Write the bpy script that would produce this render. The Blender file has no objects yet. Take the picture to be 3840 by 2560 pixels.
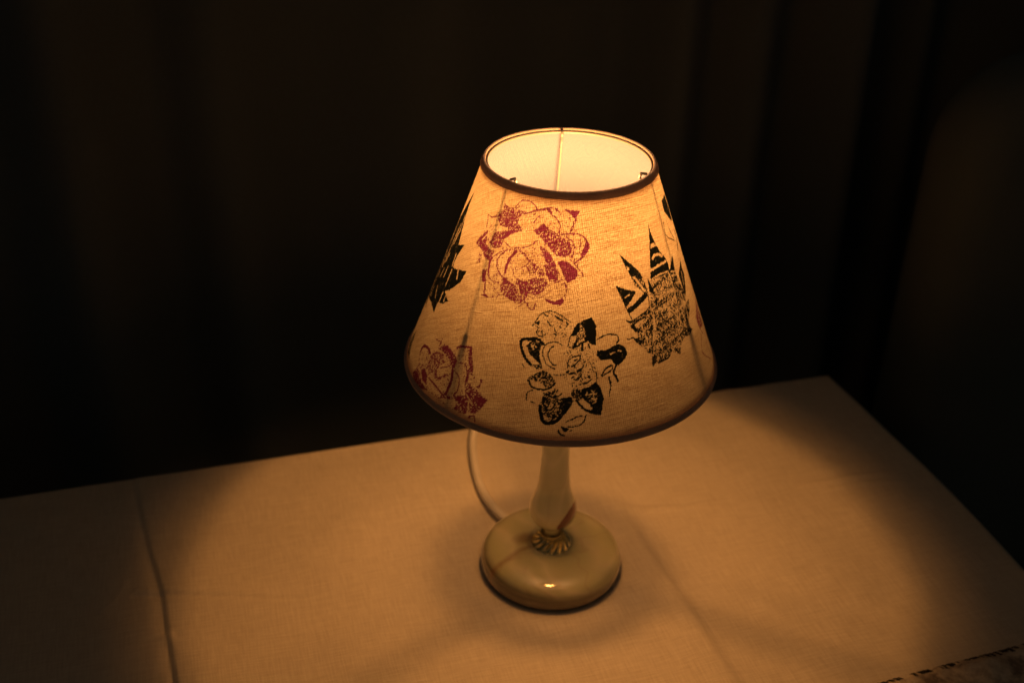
import bpy, bmesh, math, random, json
import numpy as np
from mathutils import Vector, Matrix

random.seed(7)
rng = np.random.default_rng(11)
scn = bpy.context.scene
COL = scn.collection
rad = math.radians

# ------------------------------------------------------------------ camera
cam_d = bpy.data.cameras.new('camera')
cam = bpy.data.objects.new('camera', cam_d)
COL.objects.link(cam)
scn.camera = cam
PITCH, ROLL = 0.533189604801545, 0.022907643967139752
fw = Vector((0, math.cos(PITCH), -math.sin(PITCH)))
r0 = Vector((1, 0, 0)); u0 = r0.cross(fw)
rr = math.cos(ROLL) * r0 + math.sin(ROLL) * u0
uu = -math.sin(ROLL) * r0 + math.cos(ROLL) * u0
m = Matrix.Identity(4)
for i in range(3):
    m[i][0] = rr[i]; m[i][1] = uu[i]; m[i][2] = -fw[i]
m.translation = Vector((-0.0315, -0.65346, 0.57289))
cam.matrix_world = m
cam_d.sensor_width = 36.0
cam_d.lens = 36.0 * 4409.06 / 3840
cam_d.clip_start = 0.01
cam_d.clip_end = 50
cam_d.dof.use_dof = True
cam_d.dof.focus_distance = 0.662
cam_d.dof.aperture_fstop = 6.3
cam_d.dof.aperture_blades = 0

# ------------------------------------------------------------------ world, exposure
w = bpy.data.worlds.new('World'); scn.world = w; w.use_nodes = True
bg = w.node_tree.nodes['Background']
bg.inputs['Color'].default_value = (1.0, 0.83, 0.58, 1)
bg.inputs['Strength'].default_value = 0.0165
scn.view_settings.view_transform = 'Standard'
scn.view_settings.look = 'None'
scn.view_settings.exposure = 0.0
scn.view_settings.gamma = 1.0
scn.view_settings.use_curve_mapping = False
cy = scn.cycles
cy.use_denoising = True
cy.use_adaptive_sampling = False
cy.denoising_prefilter = 'ACCURATE'
cy.max_bounces = 10; cy.diffuse_bounces = 6; cy.transmission_bounces = 8
cy.sample_clamp_indirect = 3.0
cy.caustics_reflective = False; cy.caustics_refractive = False
LAMP = (1.0, 0.385, 0.084)
LAMP_STRENGTH = 900.0
GLOW_STRENGTH = 80.0

# ------------------------------------------------------------------ helpers
def mat(name):
    mt = bpy.data.materials.new(name); mt.use_nodes = True
    nt = mt.node_tree
    for n in list(nt.nodes): nt.nodes.remove(n)
    return mt, nt
def N(nt, typ, **kw):
    n = nt.nodes.new(typ)
    for k, v in kw.items():
        if k in n.inputs: n.inputs[k].default_value = v
        else: setattr(n, k, v)
    return n
def L(nt, a, b): nt.links.new(a, b)
def ramp(nt, fac, stops):
    n = nt.nodes.new('ShaderNodeValToRGB'); e = n.color_ramp.elements
    e[0].position, e[0].color = stops[0][0], (*stops[0][1], 1)
    e[1].position, e[1].color = stops[-1][0], (*stops[-1][1], 1)
    for p, c in stops[1:-1]:
        x = e.new(p); x.color = (*c, 1)
    L(nt, fac, n.inputs[0]); return n
def mixc(nt, fac, a, b, blend='MIX'):
    n = nt.nodes.new('ShaderNodeMix'); n.data_type = 'RGBA'; n.blend_type = blend
    for sock, v in ((n.inputs[0], fac), (n.inputs[6], a), (n.inputs[7], b)):
        if hasattr(v, 'is_output'): L(nt, v, sock)
        elif isinstance(v, (int, float)): sock.default_value = v
        else: sock.default_value = (*v, 1)
    return n.outputs[2]
def math_(nt, op, a, b=0.0, clamp=False):
    n = nt.nodes.new('ShaderNodeMath'); n.operation = op; n.use_clamp = clamp
    for i, v in enumerate((a, b)):
        if hasattr(v, 'is_output'): L(nt, v, n.inputs[i])
        else: n.inputs[i].default_value = v
    return n.outputs[0]
def noise(nt, vec, scale, detail=4, rough=0.5):
    n = N(nt, 'ShaderNodeTexNoise'); n.inputs['Scale'].default_value = scale
    n.inputs['Detail'].default_value = detail; n.inputs['Roughness'].default_value = rough
    if vec is not None: L(nt, vec, n.inputs['Vector'])
    return n.outputs['Fac']
def mapped(nt, vec, scale=(1, 1, 1), rot=(0, 0, 0), loc=(0, 0, 0)):
    n = N(nt, 'ShaderNodeMapping')
    n.inputs['Scale'].default_value = scale; n.inputs['Rotation'].default_value = rot
    n.inputs['Location'].default_value = loc
    L(nt, vec, n.inputs['Vector']); return n.outputs[0]
def principled(nt, **kw):
    p = N(nt, 'ShaderNodeBsdfPrincipled'); o = N(nt, 'ShaderNodeOutputMaterial')
    L(nt, p.outputs[0], o.inputs[0])
    for k, v in kw.items():
        s = p.inputs[k.replace('_', ' ')]
        if hasattr(v, 'is_output'): L(nt, v, s)
        else: s.default_value = (*v, 1) if isinstance(v, tuple) and len(v) == 3 else v
    return p
def bump(nt, h, strength, dist, p):
    b = N(nt, 'ShaderNodeBump'); b.inputs['Strength'].default_value = strength
    b.inputs['Distance'].default_value = dist
    L(nt, h, b.inputs['Height']); L(nt, b.outputs[0], p.inputs['Normal'])
def link(name, me, material, parent=None, smooth=True, autosmooth=None):
    o = bpy.data.objects.new(name, me); COL.objects.link(o)
    if material is not None:
        for mm in (material if isinstance(material, (list, tuple)) else [material]): me.materials.append(mm)
    if smooth:
        me.polygons.foreach_set('use_smooth', [True] * len(me.polygons))
    if parent is not None: o.parent = parent
    return o
def from_data(name, v, f, material, parent=None, smooth=True):
    me = bpy.data.meshes.new(name); me.from_pydata([tuple(map(float, x)) for x in v], [], [tuple(x) for x in f]); me.update()
    return link(name, me, material, parent, smooth)
def lathe(name, prof, material, parent=None, seg=96, loc=(0, 0, 0), smooth=True):
    """prof: (r, z) from bottom to top; r==0 closes."""
    v, f = [], []; rings = []
    for r, z in prof:
        if r < 1e-7:
            v.append((loc[0], loc[1], z + loc[2])); rings.append([len(v) - 1])
        else:
            s = len(v)
            for i in range(seg):
                a = 2 * math.pi * i / seg
                v.append((loc[0] + r * math.cos(a), loc[1] + r * math.sin(a), z + loc[2]))
            rings.append(list(range(s, s + seg)))
    for A, B in zip(rings, rings[1:]):
        for i in range(seg):
            j = (i + 1) % seg
            if len(A) == 1 and len(B) == 1: continue
            if len(A) == 1: f.append((A[0], B[j], B[i]))
            elif len(B) == 1: f.append((A[i], A[j], B[0]))
            else: f.append((A[i], A[j], B[j], B[i]))
    return from_data(name, v, f, material, parent, smooth)
def catmull(pts, n=12, closed=False):
    P = [Vector(p) for p in pts]; out = []
    k = len(P)
    rngi = range(k) if closed else range(k - 1)
    for i in rngi:
        p1, p2 = P[i], P[(i + 1) % k]
        p0 = P[(i - 1) % k] if closed or i > 0 else p1
        p3 = P[(i + 2) % k] if closed or i + 2 < k else p2
        for j in range(n):
            t = j / n
            out.append(0.5 * ((2 * p1) + (p2 - p0) * t + (2 * p0 - 5 * p1 + 4 * p2 - p3) * t * t + (3 * p1 - p0 - 3 * p2 + p3) * t ** 3))
    if not closed: out.append(P[-1])
    return out
def tube(name, pts, r, material, parent=None, seg=12, closed=False):
    P = [Vector(p) for p in pts]; v, f = [], []
    k = len(P); nrm = None
    for i in range(k):
        a = P[(i - 1) % k] if closed or i > 0 else P[i]
        b = P[(i + 1) % k] if closed or i < k - 1 else P[i]
        t = (b - a).normalized()
        if nrm is None:
            nrm = t.orthogonal().normalized()
        nrm = (nrm - nrm.dot(t) * t).normalized(); bi = t.cross(nrm)
        ri = r(i / (k - 1)) if callable(r) else r
        for s in range(seg):
            an = 2 * math.pi * s / seg
            v.append(P[i] + ri * (math.cos(an) * nrm + math.sin(an) * bi))
    for i in range(k if closed else k - 1):
        j = (i + 1) % k
        for s in range(seg):
            q = (s + 1) % seg
            f.append((i * seg + s, i * seg + q, j * seg + q, j * seg + s))
    if not closed:
        f.append(tuple(range(seg))[::-1]); f.append(tuple(range((k - 1) * seg, k * seg)))
    return from_data(name, v, f, material, parent)
def thing(name, label, cat, loc=(0, 0, 0), rotz=0.0, group=None):
    o = bpy.data.objects.new(name, None); COL.objects.link(o)
    o.empty_display_size = 0.05
    o.location = loc; o.rotation_euler = (0, 0, rotz)
    o['label'] = label; o['category'] = cat
    if group: o['group'] = group
    return o
def tag(o, label, cat, group=None):
    o['label'] = label; o['category'] = cat
    if group: o['group'] = group

# ------------------------------------------------------------------ the setting
mt, nt = mat('dark_floor')
tc = N(nt, 'ShaderNodeTexCoord')
nz = noise(nt, tc.outputs['Object'], 6, 6)
cr = ramp(nt, nz, [(0.3, (0.035, 0.026, 0.02)), (0.7, (0.06, 0.045, 0.034))])
p = principled(nt, Base_Color=cr.outputs[0], Roughness=0.7)
floor = from_data('floor', [(-4, -4, -0.72), (4, -4, -0.72), (4, 4, -0.72), (-4, 4, -0.72)], [(0, 1, 2, 3)], mt, smooth=False)
floor['kind'] = 'structure'

# table frame: C the far right corner of the table top, U towards the left along the back edge, V towards the camera
Cx = Vector((0.2625, 0.2735, 0))
AU = rad(16.9)
U = Vector((-math.cos(AU), -math.sin(AU), 0))
Vv = Vector((math.sin(AU), -math.cos(AU), 0))

# ------------------------------------------------------------------ black curtain behind the table
mt_cur, nt = mat('black_curtain_cloth')
tc = N(nt, 'ShaderNodeTexCoord')
nz = noise(nt, mapped(nt, tc.outputs['Object'], (1, 1, 1)), 260, 3)
nb = noise(nt, tc.outputs['Object'], 3.0, 3)
c1 = ramp(nt, nb, [(0.3, (0.105, 0.145, 0.180)), (0.7, (0.150, 0.200, 0.245))])
cc = mixc(nt, math_(nt, 'MULTIPLY', nz, 0.5), c1.outputs[0], (0.070, 0.095, 0.110))
p = principled(nt, Base_Color=cc, Roughness=0.95)
p.inputs['Sheen Weight'].default_value = 0.12
bump(nt, nz, 0.3, 0.0008, p)
def curtain():
    nu, nz_ = 520, 40
    u = np.linspace(-1.0, 1.9, nu)
    v, f = [], []
    # explicit folds (u position, depth, width) on top of a loose ripple
    folds = [(-0.62, .05, .05), (-0.45, .04, .04), (-0.30, .06, .035), (-0.20, .035, .03), (-0.11, .055, .035), (-0.02, .03, .03),
             (0.07, .045, .03), (0.30, .02, .08), (0.52, .035, .05), (0.63, .045, .06), (0.80, .02, .07), (0.98, .04, .07), (1.3, .05, .06), (1.6, .05, .06)]
    for j in range(nz_):
        t = j / (nz_ - 1); z = -0.70 + 1.75 * t
        for x in u:
            d = 0.012 * math.sin(x * 17 + 1.3 + 0.5 * t) + 0.006 * math.sin(x * 41 + 2.0 * t)
            for (c, a, wd) in folds:
                q = (x - c - 0.012 * math.sin(3 * t + c * 9)) / wd
                d += 1.7 * a * math.exp(-q * q) * (0.75 + 0.4 * (1 - t))
            P = Cx + U * x - Vv * (0.26 + 0.03 * (1 - t)) + Vv * d
            v.append((P.x, P.y, z))
    for j in range(nz_ - 1):
        for i in range(nu - 1):
            a = j * nu + i
            f.append((a, a + 1, a + nu + 1, a + nu))
    o = from_data('curtain', v, f, mt_cur)
    sol = o.modifiers.new('thick', 'SOLIDIFY'); sol.thickness = 0.002
    tag(o, 'black curtain hanging in soft vertical folds behind the table', 'curtain')
curtain()

# ------------------------------------------------------------------ dark upholstered chair right of the table
mt_ch, nt = mat('dark_grey_upholstery')
tc = N(nt, 'ShaderNodeTexCoord')
nz = noise(nt, tc.outputs['Object'], 420, 2); nb = noise(nt, tc.outputs['Object'], 5, 3)
c1 = ramp(nt, nb, [(0.3, (0.135, 0.175, 0.19)), (0.7, (0.165, 0.21, 0.225))])
cc = mixc(nt, math_(nt, 'MULTIPLY', nz, 0.35), c1.outputs[0], (0.07, 0.09, 0.095))
p = principled(nt, Base_Color=cc, Roughness=0.95); bump(nt, nz, 0.3, 0.001, p)
def rounded_slab(name, wd, ht, th, rc, material, parent, crown=0.0, arch=0.0, seg=14):
    """upright padded slab in the local XZ plane, thickness along Y, bottom at z=0, rounded top corners."""
    out = []
    out.append((-wd / 2, 0.0)); out.append((wd / 2, 0.0))
    for i in range(seg + 1):
        a = math.pi / 2 * i / seg; out.append((wd / 2 - rc + rc * math.cos(a), ht - rc + rc * math.sin(a)))
    for i in range(1, 10):
        t = i / 10; out.append((wd / 2 - rc - (wd - 2 * rc) * t, ht + arch * math.sin(math.pi * t)))
    for i in range(seg + 1):
        a = math.pi / 2 + math.pi / 2 * i / seg; out.append((-wd / 2 + rc + rc * math.cos(a), ht - rc + rc * math.sin(a)))
    c = (0.0, ht * 0.55); n = len(out); v, f = [], []
    layers = []
    for (s, y) in ((0.0, 1.12), (0.35, 1.10), (0.7, 1.05), (0.88, 0.95), (0.95, 0.8), (0.985, 0.55), (1.0, 0.25), (1.0, -0.25), (0.985, -0.55), (0.95, -0.8), (0.88, -0.95), (0.7, -1.0), (0.35, -1.0), (0.0, -1.0)):
        if s == 0.0:
            v.append((c[0], -y * th / 2, c[1])); layers.append([len(v) - 1])
        else:
            k = len(v)
            for (x, z) in out: v.append((c[0] + (x - c[0]) * s, -y * th / 2, c[1] + (z - c[1]) * s))
            layers.append(list(range(k, k + n)))
    for A, B in zip(layers, layers[1:]):
        for i in range(n):
            j = (i + 1) % n
            if len(A) == 1: f.append((A[0], B[i], B[j]))
            elif len(B) == 1: f.append((A[j], A[i], B[0]))
            else: f.append((A[i], B[i], B[j], A[j]))
    return from_data(name, v, f, material, parent)
ch = thing('armchair', 'dark grey upholstered chair with a rounded back, in the shade right of the table', 'chair', (0.60, 0.40, -0.72), rad(17))
bk = rounded_slab('backrest', 0.54, 0.66, 0.10, 0.085, mt_ch, ch, arch=0.035)
bk.location = (0, 0, 0.34)
seat = rounded_slab('seat', 0.50, 0.46, 0.13, 0.05, mt_ch, ch)
seat.rotation_euler = (rad(90), 0, 0); seat.location = (0.0, -0.06, 0.40)
for sx in (-1, 1):
    for yy in (-0.42, 0.0):
        lathe('leg', [(0, 0), (.012, 0), (.018, .335), (0, .335)], mt_cur, ch, 16, loc=(sx * .2, yy, 0))

# ------------------------------------------------------------------ table under its cloth
mt_tab, nt = mat('brown_wood')
tc = N(nt, 'ShaderNodeTexCoord')
wv = noise(nt, mapped(nt, tc.outputs['Object'], (2, 30, 2)), 3, 5)
cr = ramp(nt, wv, [(0.3, (0.10, 0.05, 0.025)), (0.7, (0.2, 0.11, 0.06))])
principled(nt, Base_Color=cr.outputs[0], Roughness=0.5)
TL, TD = 1.15, 0.62
tb = thing('table', 'small table hidden under the pale tablecloth that carries the lamp', 'table', tuple(Cx + U * (TL / 2) + Vv * (TD / 2) + Vector((0, 0, -0.72))), AU)
def box(name, sx, sy, sz, loc, material, parent, bev=0.002):
    bm = bmesh.new(); bmesh.ops.create_cube(bm, size=1)
    for q in bm.verts: q.co = Vector((q.co.x * sx + loc[0], q.co.y * sy + loc[1], q.co.z * sz + loc[2]))
    if bev: bmesh.ops.bevel(bm, geom=bm.edges[:], offset=bev, segments=2, affect='EDGES')
    me = bpy.data.meshes.new(name); bm.to_mesh(me); bm.free()
    return link(name, me, material, parent, smooth=False)
box('tabletop', TL - .012, TD - .012, .028, (0, 0, 0.701), mt_tab, tb)
for sx in (-1, 1):
    for sy in (-1, 1):
        box('leg', .045, .045, .685, (sx * (TL / 2 - .06), sy * (TD / 2 - .06), .3425), mt_tab, tb)

# tablecloth
mt_cl, nt = mat('cream_tablecloth')
tc = N(nt, 'ShaderNodeTexCoord'); ob = tc.outputs['Object']
rt = mapped(nt, ob, rot=(0, 0, -AU))
th1 = noise(nt, mapped(nt, rt, (1000, 60, 300)), 1, 2)
th2 = noise(nt, mapped(nt, rt, (60, 1000, 300)), 1, 2)
th = math_(nt, 'ADD', math_(nt, 'MULTIPLY', th1, .5), math_(nt, 'MULTIPLY', th2, .5))
big = noise(nt, ob, 7, 4)
c1 = ramp(nt, big, [(0.3, (0.80, 0.75, 0.66)), (0.7, (0.85, 0.80, 0.72))])
cc = mixc(nt, math_(nt, 'MULTIPLY', math_(nt, 'SUBTRACT', th, 0.36, True), 3.0, True), c1.outputs[0], (0.66, 0.60, 0.52))
p = principled(nt, Base_Color=cc, Roughness=0.9)
p.inputs['Sheen Weight'].default_value = 0.05
bump(nt, th, 0.5, 0.0008, p)
def seg_d(x, y, ax, ay, bx, by):
    dx, dy = bx - ax, by - ay; l2 = dx * dx + dy * dy
    t = np.clip(((x - ax) * dx + (y - ay) * dy) / l2, 0, 1)
    s = ((x - ax) * dy - (y - ay) * dx) / math.sqrt(l2)
    return np.hypot(x - ax - t * dx, y - ay - t * dy), s, t
def poly_d(x, y, pts):
    D = None
    n = len(pts) - 1
    for i in range(n):
        d, s, t = seg_d(x, y, *pts[i], *pts[i + 1])
        g = (i + t) / n
        if D is None: D, S, T = d, s, g
        else:
            k = d < D; D = np.where(k, d, D); S = np.where(k, s, S); T = np.where(k, g, T)
    return D, S, T
def vnoise(x, y, sc, seed=0):
    r = np.random.default_rng(seed); G = r.random((64, 64)) * 2 - 1
    X = x / sc + 31.3; Y = y / sc + 17.7
    xi = np.floor(X).astype(int); yi = np.floor(Y).astype(int); fx = X - xi; fy = Y - yi
    fx = fx * fx * (3 - 2 * fx); fy = fy * fy * (3 - 2 * fy)
    g = lambda a, b: G[a % 64, b % 64]
    return (g(xi, yi) * (1 - fx) + g(xi + 1, yi) * fx) * (1 - fy) + (g(xi, yi + 1) * (1 - fx) + g(xi + 1, yi + 1) * fx) * fy
SG = -1.0
def cloth_height(x, y):
    """height of the cloth above the table plane (metres)."""
    h = 0.0015 * vnoise(x, y, .07, 1) + 0.0007 * vnoise(x, y, .028, 2) + .0010 * vnoise(x * .3 + y * .95, y * .3 - x * .95, .045, 6) + .00006 * vnoise(x, y, .006, 3)
    # press fold on the left, a raised ridge with a small step on its right side
    w_ = 0.0006 * vnoise(x, y, .03, 5)
    D, S, T = poly_d(x + w_, y, [(-.350, .150), (-.3292, .0894), (-.2942, .007), (-.2719, -.0405), (-.2594, -.0758), (-.2419, -.1208), (-.215, -.19), (-.19, -.26)])
    amp = np.clip(0.35 + 1.1 * T, 0, 1)
    h = h + amp * (0.0010 * np.exp(-((S - .006) / .006) ** 2) - 0.0034 * np.exp(-(S / np.where(S < 0, .0015, .009)) ** 2)) * (D < .05) + amp * .0010 * np.exp(-(D / .02) ** 2)
    # little knot where the cross fold meets it, and the cross fold
    D, S, T = poly_d(x, y, [(-.2719, -.0405), (-.2386, -.0400), (-.2023, -.0392), (-.165, -.036)])
    h = h + (1 - T) * (0.0016 * np.exp(-((S + .002) / .004) ** 2) - .0026 * np.exp(-((S - .0012) / .0020) ** 2)) * (D < .02)
    h = h + 0.0022 * np.exp(-(((x + .256) ** 2 + (y + .083) ** 2) / .006 ** 2)) - 0.0016 * np.exp(-(((x + .251) ** 2 + (y + .079) ** 2) / .003 ** 2))
    # fold running from the lamp foot to the front right
    D, S, T = poly_d(x, y, [(.060, .062), (.0709, .0296), (.0862, -.014), (.0999, -.0519), (.1185, -.1069), (.135, -.155), (.15, -.21)])
    e = np.sin(np.pi * np.clip(T * .9 + .12, 0, 1))
    h = h + e * .0050 * (0.5 + 0.5 * np.tanh(S / .0045)) * np.exp(-(np.clip(S, 0, 1) / .030) ** 2) * np.clip(1.6 - D / .03, 0, 1)
    # fold from below the foot to the front left
    D, S, T = poly_d(x, y, [(-.040, -.066), (-.0634, -.0817), (-.0939, -.0983), (-.1229, -.1172), (-.16, -.145), (-.21, -.18)])
    e = np.sin(np.pi * np.clip(T * .8 + .15, 0, 1))
    h = h + e * .0008 * (0.5 + 0.5 * np.tanh(SG * S / .005)) * np.exp(-(np.clip(SG * S, 0, 1) / .022) ** 2) * np.clip(1.6 - D / .03, 0, 1)
    # faint cross fold on the right and small creases near the far right
    D, S, T = poly_d(x, y, [(.044, .0728), (.0741, .0669), (.1014, .0695), (.150, .083)])
    h = h + .0018 * np.exp(-((S - .001) / .003) ** 2) * (D < .02) * np.sin(np.pi * T)
    for (pts, a) in (([(.195, .098), (.24, .110), (.285, .121)], .0018), ([(.21, .092), (.25, .103), (.29, .109)], .0014), ([(.18, .112), (.225, .122), (.262, .136)], .0005)):
        D, S, T = poly_d(x, y, pts)
        h = h + a * np.exp(-(S / .0028) ** 2) * (D < .015) * np.sin(np.pi * T)
    # broad sag/ripples towards the right front
    h = h + .0012 * np.exp(-(((x - .20) / .05) ** 2 + ((y + .085) / .02) ** 2))
    # little curved scratch of a crease on the far left
    D, S, T = poly_d(x, y, [(-.300, -.030), (-.302, -.045), (-.309, -.060)])
    h = h + .0006 * np.exp(-(D / .0016) ** 2)
    # flat under the foot
    r = np.hypot(x, y); k = np.clip((r - .05) / .02, 0, 1)
    return h * k
def tablecloth():
    # local coordinates a (along U), b (along V); wrap over the edges with a 6 mm round
    R = .006; drop = .26
    def axis(n_in, length, step_fine, lo_drop=True, hi_drop=True):
        pts = []
        if lo_drop:
            pts += list(-R * math.pi / 2 - np.linspace(drop, 0, 26)[:-1])
            pts += list(-np.linspace(R * math.pi / 2, 0, 7)[:-1])
        pts += list(np.linspace(0, length, n_in))
        if hi_drop:
            pts += list(length + np.linspace(0, R * math.pi / 2, 7)[1:])
            pts += list(length + R * math.pi / 2 + np.linspace(0, drop, 26)[1:])
        return np.array(pts)
    la, lb = TL - 2 * R, TD - 2 * R
    A = axis(640, la, 0); B = axis(360, lb, 0)
    AA, BB = np.meshgrid(A, B, indexing='ij')
    def wrap(t, ln):
        # returns in-plane position, drop
        over = np.where(t < 0, -t, np.where(t > ln, t - ln, 0.0)); sg = np.where(t < 0, -1.0, 1.0)
        ang = np.clip(over / R, 0, math.pi / 2)
        base = np.clip(t, 0, ln)
        pos = base + sg * R * np.sin(ang) * (over > 0)
        dz = R * (1 - np.cos(ang)) + np.clip(over - R * math.pi / 2, 0, None)
        return pos, dz * (over > 0), over, sg
    pa, da, oa, sa = wrap(AA, la); pb, db, ob_, sb = wrap(BB, lb)
    d = np.maximum(da, db) + 0.15 * np.minimum(da, db)
    both = (da > R) & (db > R)
    # hanging part flares out and ripples a little
    flare = np.clip(np.maximum(da, db) / drop, 0, 1)
    rip = 0.008 * np.sin(AA * 38 + 2) * flare + 0.010 * flare
    rip2 = 0.008 * np.sin(BB * 36 + 1) * flare + 0.010 * flare
    pa = pa + sa * np.where(da > 0, rip2, 0); pb = pb + sb * np.where(db > 0, rip, 0)
    # rounded corner of the top
    ca = R + pa; cb = R + pb
    X = Cx.x + U.x * ca + Vv.x * cb; Y = Cx.y + U.y * ca + Vv.y * cb
    # the right edge bows out by a few millimetres
    bow = np.clip(1 - ca / .15, 0, 1) * (0.006 * np.sin(np.clip(cb / .28, 0, 1) * math.pi) + 0.010 * np.clip((cb - .1) / .3, 0, 1))
    X = X - U.x * bow; Y = Y - U.y * bow
    Z = cloth_height(X, Y) * (np.maximum(da, db) < 1e-6) - d
    na, nb_ = AA.shape
    v = np.stack([X, Y, Z], -1).reshape(-1, 3)
    idx = np.arange(na * nb_).reshape(na, nb_)
    f = np.stack([idx[:-1, :-1], idx[:-1, 1:], idx[1:, 1:], idx[1:, :-1]], -1).reshape(-1, 4)
    o = grid_mesh('tablecloth', v, f, mt_cl)
    tag(o, 'cream cotton tablecloth with pressed folds, spread on the table under the lamp', 'tablecloth')
def grid_mesh(name, v, f, material, parent=None):
    me = bpy.data.meshes.new(name)
    me.vertices.add(len(v)); me.vertices.foreach_set('co', np.asarray(v, dtype=np.float32).ravel())
    me.loops.add(f.size); me.loops.foreach_set('vertex_index', f.astype(np.int32).ravel())
    me.polygons.add(len(f)); me.polygons.foreach_set('loop_start', np.arange(0, f.size, 4, dtype=np.int32))
    me.polygons.foreach_set('loop_total', np.full(len(f), 4, dtype=np.int32))
    me.update(calc_edges=True); me.validate()
    return link(name, me, material, parent)
tablecloth()

# ------------------------------------------------------------------ fleecy blanket on the near right of the table
mt_bl, nt = mat('mottled_brown_fleece')
tc = N(nt, 'ShaderNodeTexCoord'); ob = tc.outputs['Object']
n1 = noise(nt, ob, 75, 5, 0.65); n2 = noise(nt, mapped(nt, ob, (1, 1, 1), loc=(3, 1, 0)), 620, 3)
c1 = ramp(nt, n1, [(0.36, (0.26, 0.21, 0.18)), (0.48, (0.66, 0.57, 0.46)), (0.58, (0.90, 0.82, 0.70))])
cc = mixc(nt, math_(nt, 'MULTIPLY', n2, 0.3), c1.outputs[0], (0.16, 0.13, 0.10))
p = principled(nt, Base_Color=cc, Roughness=1.0); p.inputs['Sheen Weight'].default_value = 0.2
bump(nt, math_(nt, 'ADD', n1, math_(nt, 'MULTIPLY', n2, .4)), 0.45, 0.002, p)
mt_th, nt = mat('dark_stitch_thread'); principled(nt, Base_Color=(0.018, 0.018, 0.016), Roughness=0.9)
def blanket():
    # edge line from A to B, body towards the camera
    Aq = Vector((0.190, -0.1190, 0)); Bq = Vector((0.375, -0.0500, 0))
    d = (Bq - Aq).normalized(); nrm = Vector((d.y, -d.x, 0))
    nu, nv = 200, 90
    root = thing('blanket', 'mottled brown fleecy blanket with dark overlock stitches at the near right corner', 'blanket', (0, 0, 0))
    lu = (Bq - Aq).length + .10; lv = .16
    xs, ys, zs = [], [], []
    v = np.zeros((nu, nv, 2, 3))
    for i in range(nu):
        for j in range(nv):
            q = Aq + d * (i / (nu - 1) * lu - .05) + nrm * (lv * (j / (nv - 1)) ** 1.2 + 0.0012 * math.sin(i * .55) * math.exp(-j / 6))
            v[i, j, :, 0] = q.x; v[i, j, :, 1] = q.y
    hh = 0.0045 * (1 - np.exp(-np.arange(nv) / 4))[None, :] + .0014 + 0.0016 * vnoise(v[:, :, 0, 0], v[:, :, 0, 1], .012, 8) * np.clip(np.arange(nv) / 6, 0, 1) + 0.003 * vnoise(v[:, :, 0, 0], v[:, :, 0, 1], .045, 9) * np.clip(np.arange(nv) / 15, 0, 1)
    basez = cloth_height(v[:, :, 0, 0], v[:, :, 0, 1]) + .0008
    v[:, :, 0, 2] = basez + np.maximum(hh, .001); v[:, :, 1, 2] = basez
    idx = np.arange(nu * nv * 2).reshape(nu, nv, 2); t = idx[:, :, 0]; b = idx[:, :, 1]
    f = [np.stack([t[:-1, :-1], t[1:, :-1], t[1:, 1:], t[:-1, 1:]], -1).reshape(-1, 4)[:, ::-1], np.stack([b[:-1, :-1], b[:-1, 1:], b[1:, 1:], b[1:, :-1]], -1).reshape(-1, 4)[:, ::-1]]
    for (T_, B_) in ((t[:, 0], b[:, 0]), (t[::-1, -1], b[::-1, -1]), (t[0, ::-1], b[0, ::-1]), (t[-1, :], b[-1, :])):
        f.append(np.stack([T_[:-1], T_[1:], B_[1:], B_[:-1]], -1))
    body = grid_mesh('fleece', v.reshape(-1, 3), np.concatenate(f), mt_bl, root)
    # overlock stitches: small dark loops over the edge
    vv, ff = [], []
    n = 70
    for k in range(n):
        s = -0.03 + (lu - .03) * k / n + random.uniform(-.0008, .0008)
        q = Aq + d * s
        gap = random.random()
        if gap < .22: continue
        z0 = float(cloth_height(np.array([q.x]), np.array([q.y]))[0]) + .0012
        w_ = random.uniform(.0006, .0011); sl = random.uniform(.0, .0015)
        path = [q - nrm * .0012 + Vector((0, 0, z0)), q + nrm * .0004 + Vector((0, 0, z0 + .0024)), q + nrm * random.uniform(.003, .0052) + d * sl + Vector((0, 0, z0 + .0042))]
        for a_, P in enumerate(path):
            for s4 in range(6):
                an = s4 * math.pi / 3
                vv.append(P + d * math.cos(an) * w_ + Vector((0, 0, 1)) * math.sin(an) * w_)
        b0 = len(vv) - 18
        for a_ in range(2):
            for s4 in range(6):
                q4 = (s4 + 1) % 6
                ff.append((b0 + a_ * 6 + s4, b0 + a_ * 6 + q4, b0 + a_ * 6 + 6 + q4, b0 + a_ * 6 + 6 + s4))
    from_data('stitching', vv, ff, mt_th, root)
blanket()

# ------------------------------------------------------------------ the lamp
ZT, RT, ZB, RB = .3131, .0505, .1776, .1000
lamp = thing('table_lamp', 'lit onyx table lamp with a linen shade printed with red and black succulents', 'table lamp')

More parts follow.
